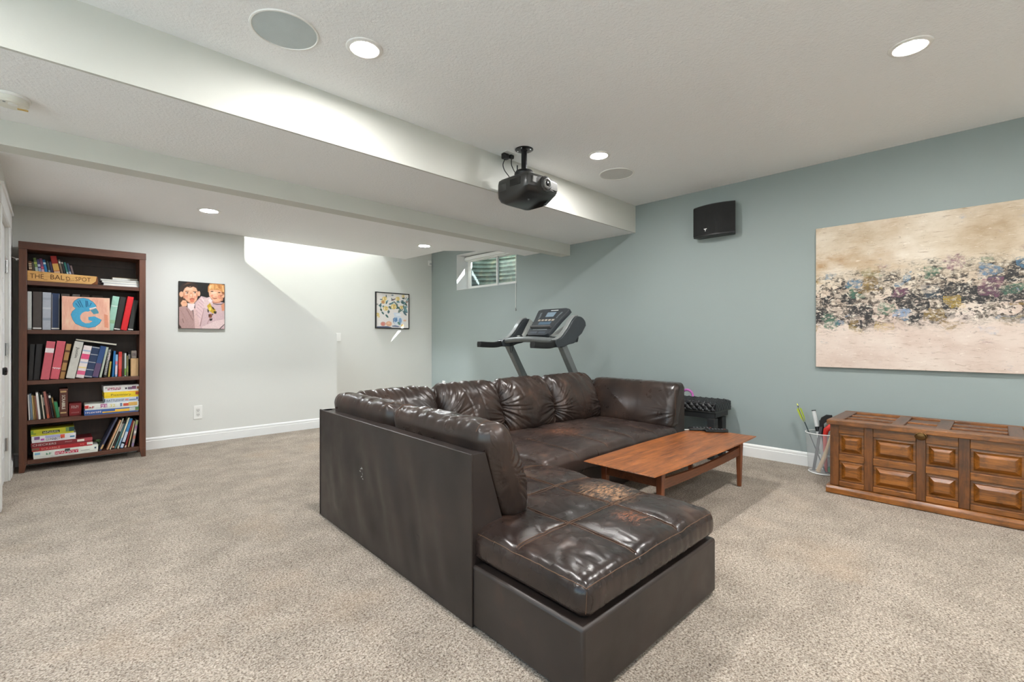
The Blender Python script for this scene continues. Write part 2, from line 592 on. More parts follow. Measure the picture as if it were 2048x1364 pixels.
# low ceiling with the cut-away towards the window and the stairs
poly = [(XO - .2, Y2B), (XW + .02, Y2B), (XW + .02, 4.80), (4.42, 4.80), (3.85, 5.30), (3.83, 6.26), (1.62, 6.2), (1.62, YB + .12), (XO - .2, YB + .12)]
structure(MB().prism(poly, ZB, ZB + .34, axis=2), 'ceiling_low', M_CEIL, 'low white ceiling between the narrow beam and the bookcase wall')
structure(MB().box(3.83, XW + .35, 4.7, YF + .2, 2.74, 2.9), 'ceiling_window', M_CEIL, 'white ceiling above the small window')
structure(MB().box(0.78, 3.95, YB, YF + .2, 5.2, 5.35), 'ceiling_stairs', M_CEIL, 'white ceiling high above the stairs')
structure(MB().box(0.9, 3.83, YB, YB + .12, ZB + .2, 5.2), 'wall_stair_upper', M_WALL, 'white upper wall over the stairs')
structure(MB().box(3.83, 3.95, YB, YF, 2.9, 5.2), 'wall_stair_head', M_WALL, 'white wall at the head of the stairs')

def wall_hole(mb, fixed0, fixed1, a0, a1, z0, z1, ha0, ha1, hz0, hz1, axis='x'):
    """a thick wall with one rectangular hole; fixed0/fixed1 are the two faces"""
    A = [a0, ha0, ha1, a1]; Zs = [z0, hz0, hz1, z1]
    def P(f, a, z):
        return (f, a, z) if axis == 'x' else (a, f, z)
    for f in (fixed0, fixed1):
        for i in range(3):
            for k in range(3):
                if i == 1 and k == 1:
                    continue
                if Zs[k + 1] - Zs[k] < 1e-6 or A[i + 1] - A[i] < 1e-6:
                    continue
                mb.add([P(f, A[i], Zs[k]), P(f, A[i + 1], Zs[k]), P(f, A[i + 1], Zs[k + 1]), P(f, A[i], Zs[k + 1])], [(0, 1, 2, 3)])
    for (p, q) in (((ha0, hz0), (ha0, hz1)), ((ha0, hz1), (ha1, hz1)), ((ha1, hz1), (ha1, hz0)), ((ha1, hz0), (ha0, hz0))):
        if abs(p[0] - q[0]) + abs(p[1] - q[1]) < 1e-6: continue
        mb.add([P(fixed0, *p), P(fixed0, *q), P(fixed1, *q), P(fixed1, *p)], [(0, 1, 2, 3)])
    for (p, q) in (((a0, z0), (a0, z1)), ((a0, z1), (a1, z1)), ((a1, z1), (a1, z0)), ((a1, z0), (a0, z0))):
        mb.add([P(fixed0, *p), P(fixed0, *q), P(fixed1, *q), P(fixed1, *p)], [(0, 1, 2, 3)])
    return mb

WY0, WY1, WZ0, WZ1 = 4.965, 6.405, 1.985, 2.58
structure(wall_hole(MB(), XW, XW + .3, YR - .2, YF + .2, -0.1, 2.9, WY0, WY1, WZ0, WZ1), 'wall_right', M_BLUE, 'long blue grey wall with the small window, the large painting and the chest')
structure(MB().box(0.78, XW, YF, YF + .15, -0.1, 5.2), 'wall_stairs', M_WALL, 'bright white wall beyond the stairs with the framed flower print')
# wall with the bookcase: its top follows the stairs down
bw_poly = [(XL - .12, 0), (2.735, 0), (2.735, 1.222), (1.62, 2.072), (1.62, ZB + .2), (XL - .12, ZB + .2)]
structure(MB().prism(bw_poly, YB, YB + .12, axis=1), 'wall_back', M_WALL, 'white wall behind the bookcase with a sloping top edge beside the stairs')
structure(MB().box(0.78, 0.9, YB + .12, YF, -0.1, 5.2), 'wall_stair_end', M_WALL, 'white wall closing the top of the stairs')
DY0, DY1, DZ1 = 4.72, 5.60, 2.06
structure(wall_hole(MB(), XL - .12, XL, 4.50, YB, -0.05, ZB + .2, DY0, DY1, -0.05, DZ1), 'wall_left', M_WALL, 'white wall with the panelled door at the left edge')
structure(MB().box(XO, XL - .12, 4.50, 4.62, -0.05, ZB + .2), 'wall_left_return', M_WALL, 'white wall returning to the left of the door')
PD0, PD1, PDZ = -1.9, 2.8, 2.45  # opening added on the unseen side for daylight fill
structure(wall_hole(MB(), XO - .12, XO, YR - .1, 4.62, -0.05, ZM + .1, PD0, PD1, 0.02, PDZ), 'wall_far_left', M_WALL, 'white wall with added glazed doors at the far left of the room')
structure(MB().box(XO - 14, XO - .13, -12, 16, -0.2, -0.02), 'bounce_slab', plain('pale_concrete', (204, 204, 204), .8, var=.04), 'pale concrete slab added outside to bounce light into the room')  # added pale ground, throws sunlight up to the ceiling
structure(MB().box(XO, XW, YR - .15, YR, -0.05, ZM + .1), 'wall_rear', M_WALL, 'white wall facing the projector')
structure(MB().box(XL - 1.0, XL - .9, 4.6, YB + .1, -0.05, ZB + .2), 'wall_closet', M_WALL, 'white wall behind the panelled door')

def baseboard(name, p0, p1, nrm, label):
    """moulded baseboard from p0 to p1, nrm points into the room"""
    prof = [(0, 0), (0.016, 0), (0.016, 0.088), (0.012, 0.094), (0.014, 0.098), (0.013, 0.112), (0.006, 0.122), (0, 0.125)]
    p0 = Vector((p0[0], p0[1], 0)); p1 = Vector((p1[0], p1[1], 0)); n = Vector((nrm[0], nrm[1], 0))
    vs_ = [p + n * (a + 0.0005) + Vector((0, 0, z + 0.001)) for p in (p0, p1) for a, z in prof]
    k = len(prof)
    fs_ = [tuple(range(k)), tuple(range(2 * k - 1, k - 1, -1))] + [(i, (i + 1) % k, k + (i + 1) % k, k + i) for i in range(k)]
    return structure(MB().add(vs_, fs_), name, M_TRIM, label)
baseboard('baseboard_right', (XW, YR), (XW, YF), (-1, 0), 'white moulded baseboard along the blue grey wall')
baseboard('baseboard_back', (XL, YB), (2.735, YB), (0, -1), 'white moulded baseboard along the bookcase wall')
baseboard('baseboard_stairs', (2.9, YF), (XW - .02, YF), (0, -1), 'white moulded baseboard under the framed flower print')
baseboard('baseboard_left', (XL, 5.70), (XL, YB), (1, 0), 'short white baseboard between door and bookcase')

# stairs behind the sloping wall
st = thing('staircase', 'carpeted stairs hidden behind the sloping wall', None, (2.0, 6.72, 0), kind='structure')
for i in range(7):
    x1 = 3.0 - i * 0.26
    MB().box(x1 - 0.275, x1, YB + .125, YF - .005, 0.19 * i if i else 0.001, 0.19 * (i + 1)).build('step', M_CARPET, st, bevel=0.012)

# ------------------------------------------------------------------ door in the left wall
door = thing('door_1', 'white panelled door with black knob at the left edge', None, (XL - .03, 5.16, 0), kind='structure')
xd = XL - 0.02
slab = MB()
slab.box(xd - 0.035, xd - 0.008, DY0 + .004, DY1 - .004, 0.012, DZ1 - .004)
ds = slab.build('door_slab', M_DOOR, door)
zr = [0.012, 0.22, 0.335, 0.545, 0.66, 0.87, 0.985, 1.195, 1.31, 1.52, 1.635, 1.94, DZ1 - .004]
fr = MB()
for a, b in ((DY0 + .004, DY0 + .115), (DY1 - .115, DY1 - .004)):
    fr.box(xd - 0.009, xd, a, b, 0.012, DZ1 - .004)
for k in range(0, 13, 2):
    z0 = zr[k]; z1 = zr[k + 1] if k + 1 < len(zr) else zr[-1]
    if z1 > z0: fr.box(xd - 0.009, xd - .0002, DY0 + .115, DY1 - .115, z0, z1)
fr.box(xd - 0.009, xd - .0002, DY0 + .115, DY1 - .115, 1.94, DZ1 - .004)
fr.build('stile_frame', M_DOOR, door, bevel=0.003)
for k in range(1, 11, 2):
    MB().hexa([(xd - .010, DY0 + .14, zr[k] + .02), (xd - .010, DY1 - .14, zr[k] + .02), (xd - .010, DY1 - .14, zr[k + 1] - .02), (xd - .010, DY0 + .14, zr[k + 1] - .02)],
              [(xd - .003, DY0 + .165, zr[k] + .045), (xd - .003, DY1 - .165, zr[k] + .045), (xd - .003, DY1 - .165, zr[k + 1] - .045), (xd - .003, DY0 + .165, zr[k + 1] - .045)]).build('panel', M_DOOR, door)
kn = MB().lathe((xd, DY0 + .07, 0.93), [(0.030, 0), (0.030, 0.005), (0.012, 0.010), (0.011, 0.022), (0.024, 0.030), (0.029, 0.042), (0.024, 0.052), (0.0, 0.056)], 24, 'x')
tag(kn.build('knob', M_BLACKG, door, smooth=True), 'black round door knob')
for z in (0.30, 1.07, 1.74):
    h = MB().box(xd - .001, xd + .006, DY1 - .035, DY1 + .02, z - .05, z + .05)
    h.cyl((xd + .012, DY1, z - .052), (xd + .012, DY1, z + .052), .0075, n=10)
    tag(h.build('hinge', M_CHROME, door), 'satin metal hinge')
hk = MB().tube([(xd + .012, DY1, 1.795), (xd + .012, DY1, 1.825), (xd + .03, DY1 + .02, 1.828), (xd + .065, DY1 + .05, 1.815)], .004, 8)
hk.sphere((xd + .068, DY1 + .052, 1.814), .010, 10, 6)
tag(hk.build('door_stop', M_CHROME, door, smooth=True), 'small metal hinge pin door stop')
tr = MB()
for a, b in ((DY1, DY1 + .10), (DY0 - .10, DY0)):
    tr.box(XL + .0005, XL + .013, a, b, 0.002, DZ1)
tr.box(XL + .0005, XL + .015, DY0 - .12, DY1 + .12, DZ1, DZ1 + .115)
tr.box(XL + .0005, XL + .026, DY0 - .135, DY1 + .135, DZ1 + .115, DZ1 + .14)
tag(tr.build('trim_3', M_TRIM, bevel=0.002), 'white door casing with a projecting head moulding', None, None, 'structure')

# ------------------------------------------------------------------ window in the blue wall
win = thing('window_1', 'small white sliding basement window high in the blue grey wall', None, (XW + .2, 5.685, WZ0), kind='structure')
e = .006
rv = MB()
rv.box(XW + .002, XW + .3, WY0, WY1, WZ0 - .0, WZ0 + e)
rv.box(XW + .002, XW + .3, WY0, WY1, WZ1 - e, WZ1)
rv.box(XW + .002, XW + .3, WY0, WY0 + e, WZ0 + e, WZ1 - e)
rv.box(XW + .002, XW + .3, WY1 - e, WY1, WZ0 + e, WZ1 - e)
rv.build('reveal', M_TRIM, win)
xf = XW + .235
fm = MB()
fm.box(xf, xf + .05, WY0 + e, WY1 - e, WZ0 + e, WZ0 + .045)
fm.box(xf, xf + .05, WY0 + e, WY1 - e, WZ1 - .07, WZ1 - e)
fm.box(xf, xf + .05, WY0 + e, WY0 + .05, WZ0 + .045, WZ1 - .07)
fm.box(xf, xf + .05, WY1 - .06, WY1 - e, WZ0 + .045, WZ1 - .07)
fm.build('frame', M_WHITE, win, bevel=.003)
ym = 5.66
def sash(y0, y1, xo):
    s = MB(); t = .032
    z0, z1 = WZ0 + .045, WZ1 - .07
    s.box(xo, xo + .022, y0, y1, z0, z0 + t); s.box(xo, xo + .022, y0, y1, z1 - t, z1)
    s.box(xo, xo + .022, y0, y0 + t, z0 + t, z1 - t); s.box(xo, xo + .022, y1 - t, y1, z0 + t, z1 - t)
    so = s.build('sash', M_WHITE, win, bevel=.002)
    subpart(MB().box(xo + .009, xo + .013, y0 + t, y1 - t, z0 + t, z1 - t), 'pane', M_GLASS, so)
gm = NT('window_glass')
g1 = gm.n('BsdfTransparent', {0: (0.86, 0.93, 0.92, 1)})
g2 = gm.n('BsdfGlossy', {0: (0.9, 0.95, 1, 1), 'Roughness': 0.02})
mixg = gm.n('MixShader', {0: 0.09, 1: g1, 2: g2})
gm.t.links.new(mixg, gm.out.inputs[0])
M_GLASS = gm.m
sash(ym - .02, WY1 - .06, xf + .003)
sash(WY0 + .05, ym + .02, xf + .026)

pdr = thing('fill_window', 'wide white glazed doors added as a daylight source, unseen left of the camera', None, (XO - .06, .4, .02), kind='structure')  # added glazing out of view, lets sky light fill the room
for k in range(4):
    y0_ = PD0 + (PD1 - PD0) * k / 4; y1_ = PD0 + (PD1 - PD0) * (k + 1) / 4
    q = MB().box(XO - .09, XO - .04, y0_, y0_ + .06, .02, PDZ).box(XO - .09, XO - .04, y1_ - .06, y1_, .02, PDZ).box(XO - .09, XO - .04, y0_ + .06, y1_ - .06, .02, .12).box(XO - .09, XO - .04, y0_ + .06, y1_ - .06, PDZ - .06, PDZ)
    so_ = q.build('door_frame', M_WHITE, pdr, bevel=.003)
    subpart(MB().box(XO - .068, XO - .063, y0_ + .06, y1_ - .06, .12, PDZ - .06), 'pane', M_GLASS, so_)

bl = thing('roller_blind', 'white roller blind rolled up at the top of the small window', 'blind', (XW + .12, 5.685, 2.44))
cs = MB().prism([(XW + .15, 2.505), (XW + .15, 2.555), (XW + .215, 2.565), (XW + .215, 2.50)], WY0 + .02, WY1 - .02, axis=1)
cs.build('cassette', M_WHITE, bl, bevel=.006)
MB().cyl((XW + .18, WY0 + .025, 2.492), (XW + .18, WY1 - .025, 2.492), .010, n=12).build('bottom_rail', M_WHITE, bl, smooth=True)
cd = MB().tube([(XW - .008, WY0 + .01, 2.40), (XW - .010, WY0 + .005, 2.0), (XW - .011, WY0 + .005, 1.62)], .0035, 8)
cd.tube([(XW + .11, WY0 + .015, 2.47), (XW - .008, WY0 + .01, 2.40)], .0035, 8)
cd.build('pull_cord', M_WHITE, bl, smooth=True)
MB().lathe((XW - .012, WY0 + .005, 1.575), [(0.004, 0.045), (0.010, 0.03), (0.011, 0.004), (0.006, 0.0)], 12).build('cord_pull', plain('grey_plastic', (150, 152, 152), .5), bl, smooth=True)

# corrugated steel well outside
ww = MB()
nu, nz = 28, 150
Z0, Z1 = 1.70, 3.22
for k in range(nz + 1):
    z = Z0 + (Z1 - Z0) * k / nz
    rr = 0.018 * math.sin(2 * math.pi * z / 0.075)
    for i in range(nu + 1):
        t = math.pi * i / nu
        ww.v.append((XW + .32 + (0.62 + rr) * math.sin(t) ** 0.7, 5.685 - (0.98 + rr) * math.cos(t), z))
for k in range(nz):
    for i in range(nu):
        a = k * (nu + 1) + i
        ww.f.append((a, a + 1, a + nu + 2, a + nu + 1)); ww.mi.append(0)
wm = NT('galvanised_window_well')
wco = wm.coord('Object')
wc = wm.ramp(wm.noise(wco, 7, 4, .6), [(0.3, lin((60, 70, 62))), (0.52, lin((112, 126, 112))), (0.72, lin((170, 160, 130)))])
M_WELL = wm.set(color=wc, rough=0.45, metal=0.35)
tag(ww.build('window_well', M_WELL, smooth='all', fix=False), 'corrugated galvanised well seen through the small window', 'window well')
structure(MB().box(XW + .3, XW + 1.3, 4.6, 6.8, 1.5, 1.72), 'ground_outside', plain('gravel', (120, 108, 92), .9, var=.3, scale=80), 'gravel at the bottom of the window well')

# ================================================================== LIGHT FITTINGS
def emit(name, col, s):
    m = NT(name)
    m.set(color=(0.9, 0.9, 0.9, 1), em=(col[0], col[1], col[2], 1), ems=s)
    return m.m
M_LAMP_MAIN = emit('downlight_lens_warm', WARM, LAMP_MAIN)
M_LAMP_LOW = emit('downlight_lens_cool', COOL, LAMP_LOW)
def downlight(x, y, z, lens, label, group='recessed ceiling lights'):
    d = thing('recessed_light', label, 'ceiling light', (x, y, z), group=group)
    MB().lathe((x, y, z), [(0.064, -0.003), (0.069, -0.008), (0.080, -0.0095), (0.094, -0.005), (0.097, -0.0005)], 40).build('trim_ring', M_WHITE, d, smooth=True)
    MB().lathe((x, y, z), [(0.0, -0.0080), (0.04, -0.0070), (0.064, -0.0035)], 32).build('lens', lens, d, smooth=True)
for x, y, l in ((1.21, 2.385, 'glowing recessed light beside the large round ceiling speaker'),
                (3.345, 2.375, 'glowing recessed light between the projector and the far round ceiling speaker'),
                (3.30, 0.33, 'glowing recessed light at the upper right, above the chest end'),
                (1.21, 0.33, 'glowing recessed light above the seat end of the sofa, nearest the camera'),
                (1.21, -1.75, 'added unseen recessed light behind the camera by the rear wall'),  # this and the next three are out-of-view lamps added for fill
                (3.30, -1.75, 'added unseen recessed light behind the camera near the blue wall'),
                (-0.95, 2.385, 'added unseen recessed light at the far left of the main ceiling'),
                (-0.95, 0.33, 'added unseen recessed light left of the camera')):
    downlight(x, y, ZM, M_LAMP_MAIN, l)
for x, y, l in ((1.06, 5.18, 'glowing recessed light in the low ceiling near the boys canvas'),
                (3.455, 5.18, 'glowing recessed light in the low ceiling nearest the window')):
    downlight(x, y, ZB, M_LAMP_LOW, l)
sl = thing('stair_fill_light', 'added unseen round fill light high above the stairs', 'ceiling light', (2.35, 6.72, 5.2))  # added lamp out of view, brightens the stair wall
MB().lathe((2.35, 6.72, 5.2), [(0.26, 0), (0.26, -.03), (0.25, -.035)], 36).build('base', M_WHITE, sl, smooth=True)
MB().lathe((2.35, 6.72, 5.2), [(0.25, -.03), (0.22, -.065), (0.10, -.085), (0.0, -.088)], 36).build('diffuser', emit('stair_fill_diffuser', COOL, STAIR_FILL), sl, smooth=True)

M_GRILLE = plain('grey_speaker_grille', (190, 199, 200), .7, var=.03, bump=.5, bscale=500)
for x, y, l in ((0.85, 2.53, 'large round grey speaker grille set in the ceiling at the upper left'), (3.84, 2.525, 'round white speaker grille in the ceiling near the blue wall')):
    s_ = thing('ceiling_speaker', l, 'speaker', (x, y, ZM), group='round ceiling speakers')
    MB().lathe((x, y, ZM), [(0.150, -.003), (0.153, -.007), (0.160, -.006), (0.162, -.0005)], 48).build('rim', M_WHITE, s_, smooth=True)
    MB().lathe((x, y, ZM), [(0.0, -.006), (0.10, -.0055), (0.150, -.003)], 48).build('grille', M_GRILLE if x < 2 else plain('white_speaker_grille', (204, 203, 200), .7, var=.03), s_, smooth=True)

sd = thing('smoke_detector', 'round white smoke detector on the ceiling at the left edge', 'smoke detector', (-0.155, 3.56, ZA))
MB().lathe((-0.155, 3.56, ZA), [(0.078, -.0005), (0.078, -.014), (0.072, -.016)], 40).build('base', M_WHITE, sd, smooth=True)
MB().lathe((-0.155, 3.56, ZA), [(0.071, -.015), (0.070, -.034), (0.060, -.044), (0.03, -.046), (0.0, -.046)], 40).build('body', plain('aged_white_plastic', (226, 224, 214), .45, var=.02), sd, smooth=True)
MB().lathe((-0.145, 3.535, ZA - .044), [(0.018, 0), (0.018, -.004), (0.0, -.005)], 20).build('test_button', M_WHITE, sd, smooth=True)
MB().box(-0.13, -0.09, 3.575, 3.59, ZA - .0485, ZA - .0445).build('warning_label', plain('amber_label', (205, 170, 95), .6), sd)
MB().lathe((-0.175, 3.52, ZA - .045), [(0.006, 0), (0.005, -.003), (0.0, -.004)], 12).build('indicator', plain('grey_plastic_dot', (140, 140, 138), .5), sd, smooth=True)

# ================================================================== SECTIONAL SOFA
SX, SY, SH = 1.172, 0.893, 0.0403
def W(u, v, z):
    return (SX + u + SH * v, SY + v, z)
sofa = thing('sectional_sofa', 'large worn dark brown leather L-shaped sectional sofa with open seat end', 'sofa', (SX, SY, 0))

def spart(mb, name, mat, **kw):
    mb.v = [W(*p) for p in mb.v]
    return mb.build(name, mat, sofa, **kw)

def grid_panel(mb, P, nu, nv, disp):
    """a subdivided quad panel: P(s, t) -> point, disp(s, t) -> offset vector"""
    o = len(mb.v)
    for j in range(nv + 1):
        for i in range(nu + 1):
            s = i / nu; t = j / nv
            p = Vector(P(s, t)) + Vector(disp(s, t))
            mb.v.append(tuple(p))
    for j in range(nv):
        for i in range(nu):
            a = o + j * (nu + 1) + i
            mb.f.append((a, a + 1, a + nu + 2, a + nu + 1)); mb.mi.append(0)

# bases
b1 = MB().box(0.004, 0.985, 0.0, 2.10, 0.012, 0.252)
spart(b1, 'base', M_LEATHER_BASE, bevel=0.012, seg=3)
b2 = MB().box(0.99, 2.72, 1.17, 2.10, 0.012, 0.235)
spart(b2, 'base', M_LEATHER_BASE, bevel=0.012, seg=3)

# back frame on the left: outer panel with soft vertical ripples, wedge behind the cushions
def ripple(s, t):
    e_ = min(s, 1 - s) * 6
    e_ = max(0, min(1, e_)) * max(0, min(1, (1 - t) * 3.0)) * max(0, min(1, t * 5))
    q = mnoise.noise(Vector((s * 8 + t * 1.5 + 3.3, t * 1.5, 0.4))) + 0.45 * mnoise.noise(Vector((s * 17 + t * 2.0 + 1.0, t * 1.9, 2.4)))
    return (-0.019 * e_ * q * (0.5 + 0.8 * s) - 0.006 * e_, 0, 0)
V0, V1, ZT = 0.563, 2.206, 0.69
fr1 = MB()
grid_panel(fr1, lambda s, t: (0.0, V1 + (V0 - V1) * s, 0.006 + (ZT - 0.006) * t), 130, 40, ripple)
lw = [(0.0, ZT), (0.07, ZT), (0.17, 0.38), (0.25, 0.006), (0.0, 0.006)]
n5 = len(lw)
o = len(fr1.v)
fr1.v += [(a, V0, z) for a, z in lw] + [(a, V1, z) for a, z in lw]
fr1.f += [tuple(o + i for i in range(n5)), tuple(o + n5 + i for i in reversed(range(n5)))]
fr1.f += [(o + i, o + n5 + i, o + n5 + i + 1, o + i + 1) for i in range(3)]
fr1.mi += [0] * 5
spart(fr1, 'back_frame', M_LEATHER_PANEL, smooth=True)
pp = MB().tube([(0.0, V1, ZT), (0.0, V0, ZT), (0.0, V0, 0.01)], 0.0045, 6)
pp.tube([(0.0, V1, ZT), (0.0, V1, 0.01)], 0.0045, 6)
spart(pp, 'piping', M_LEATHER_BASE, smooth=True)
# far back frame and right arm frame
U1 = 2.985
fb = MB().prism([(2.206, 0.006), (2.206, 0.69), (2.136, 0.69), (2.03, 0.38), (1.95, 0.006)], 0.0, U1, axis=0)
spart(fb, 'back_frame', M_LEATHER_PANEL, bevel=0.006)
fa = MB().prism([(U1, 0.006), (U1, 0.715), (U1 - .075, 0.715), (U1 - .21, 0.38), (U1 - .27, 0.006)], 1.135, 2.2, axis=1)
spart(fa, 'arm_frame', M_LEATHER_PANEL, bevel=0.006)

def cushion(size, r, n, fn):
    bm = bmesh.new()
    bmesh.ops.create_cube(bm, size=2.0)
    bmesh.ops.subdivide_edges(bm, edges=bm.edges[:], cuts=n, use_grid_fill=True)
    hx, hy, hz = size[0] / 2, size[1] / 2, size[2] / 2
    bm.verts.ensure_lookup_table()
    bm.verts.index_update()
    out = MB()
    for v in bm.verts:
        p = Vector((v.co.x * hx, v.co.y * hy, v.co.z * hz))
        q = Vector((max(-hx + r, min(hx - r, p.x)), max(-hy + r, min(hy - r, p.y)), max(-hz + r, min(hz - r, p.z))))
        d = p - q
        if d.length > 1e-9:
            d.normalize()
            p = q + d * r
        out.v.append(tuple(fn(p, d, v.co)))
    for f in bm.faces:
        out.f.append(tuple(x.index for x in f.verts)); out.mi.append(0)
    bm.free()
    return out

def crease(p, sc, w=0.10, seed=0.0):
    """1 in narrow valleys along the zero lines of a stretched noise"""
    q = mnoise.noise(Vector((p[0] * sc[0] + seed, p[1] * sc[1] + seed * 1.7, p[2] * sc[2] - seed)))
    return math.exp(-(q / w) ** 2)
def fbm(p, s, seed=0.0):
    return mnoise.noise(Vector((p[0] * s + seed, p[1] * s, p[2] * s))) + 0.5 * mnoise.noise(Vector((p[0] * s * 2.1, p[1] * s * 2.1 + seed, p[2] * s * 2.1)))

def seat_cushion(u0, u1, v0, v1, z0, z1, us, vs_, crown, seed, n, mat, wr=1.0):
    sx, sy, sz = u1 - u0, v1 - v0, z1 - z0
    cu, cv, cz = (u0 + u1) / 2, (v0 + v1) / 2, (z0 + z1) / 2
    def fn(p, d, g):
        x, y, z = p.x, p.y, p.z
        top = max(0.0, min(1.0, (z / (sz / 2) + 0.1)))
        ax = max(0.0, 1 - (x / (sx / 2)) ** 2); ay = max(0.0, 1 - (y / (sy / 2)) ** 4)
        z += crown * top * (ax * ay) ** 0.5
        # quilting seams
        dm = 1.0
        for s in us:
            dm = min(dm, abs(x + cu - s - 0.006 * math.sin((y + cv) * 9)))
        for s in vs_:
            dm = min(dm, abs(y + cv - s - 0.006 * math.sin((x + cu) * 9 + s)))
        if us or vs_:
            z += top * (0.010 * (1 - math.exp(-(dm / 0.06) ** 2)) - 0.006 * math.exp(-(dm / 0.006) ** 2))
        k = 0.5 + 0.5 * mnoise.noise(Vector((x * 2.2 + seed, y * 2.2, 3.1)))
        rot = mnoise.noise(Vector((x * 1.3, y * 1.3, seed))) * 0.8
        xr = x * math.cos(rot) - y * math.sin(rot); yr = x * math.sin(rot) + y * math.cos(rot)
        cz_ = crease((xr, yr, 0), (4.5, 15, 1), 0.13, seed) * k + 0.6 * crease((xr, yr, 0), (17, 5, 1), 0.12, seed + 5) * (1 - k)
        z -= wr * top * 0.0045 * cz_
        z += wr * top * 0.0045 * fbm((x, y, 0), 4.5, seed)
        # sides: soft bulge and vertical puckers
        side = 1 - top
        bul = 0.012 * (1 - (min(1, abs(p.z) / (sz / 2))) ** 2)
        pk = 0.0016 * mnoise.noise(Vector((x * 30 if abs(d.y) > abs(d.x) else y * 30, p.z * 4, seed)))
        x += d.x * (bul + pk); y += d.y * (bul + pk)
        return (x + cu, y + cv, z + cz)
    mb = cushion((sx, sy, sz), 0.035, n, fn)
    return spart(mb, 'seat_cushion', mat, smooth='all')

us1, vs1 = (0.345, 0.665), (0.345, 0.70, 1.06)
s1 = seat_cushion(0.03, 0.985, 0.012, 1.93, 0.256, 0.372, us1, vs1, 0.026, 1.3, 120, M_LEATHER_SEAT)
us2 = (1.34, 1.69, 2.04, 2.39)
s2 = seat_cushion(0.992, 2.735, 1.085, 2.0, 0.240, 0.365, us2, (), 0.045, 4.1, 90, M_LEATHER_SEAT2, 0.9)

# stitching that follows the leather
from mathutils.bvhtree import BVHTree
def tree(ob):
    me = ob.data
    return BVHTree.FromPolygons([v.co.copy() for v in me.vertices], [tuple(p.vertices) for p in me.polygons])
def stitch(bvh, path, name='stitching', r=0.0019, down=True):
    out = []
    for p in path:
        q = Vector(W(*p)) - Vector((SX, SY, 0))
        if down:
            hit = bvh.ray_cast(q + Vector((0, 0, .3)), Vector((0, 0, -1)))
        else:
            hit = bvh.find_nearest(q)
        if hit[0] is not None:
            out.append(hit[0] + hit[1] * .0006 + Vector((SX, SY, 0)))
    if len(out) > 2:
        MB().tube(out, r, 5).build(name, M_THREAD, sofa, smooth=True)
t1 = tree(s1)
for s in vs1:
    for off in (-0.007, 0.007):
        stitch(t1, [(u, s + 0.006 * math.sin(u * 9 + s) + off, .4) for u in [0.05 + 0.92 * i / 60 for i in range(61)]])
for s in us1:
    for off in (-0.007, 0.007):
        stitch(t1, [(s + 0.006 * math.sin(v * 9) + off, v, .4) for v in [0.03 + 1.4 * i / 80 for i in range(81)]])
stitch(t1, [(0.016, 0.58 - 0.57 * i / 30, 0.381) for i in range(31)] + [(0.016 + 0.985 * i / 60, -0.006, 0.381) for i in range(61)] + [(1.0, 0.0 + 1.05 * i / 50, 0.381) for i in range(51)], 'edge_stitching', down=False)
stitch(t1, [(0.012, -0.006, 0.365 - 0.10 * i / 12) for i in range(13)], 'corner_stitching', .0014, down=False)
t2 = tree(s2)
for s in us2:
    stitch(t2, [(s, v, .4) for v in [1.09 + 0.5 * i / 40 for i in range(41)]])

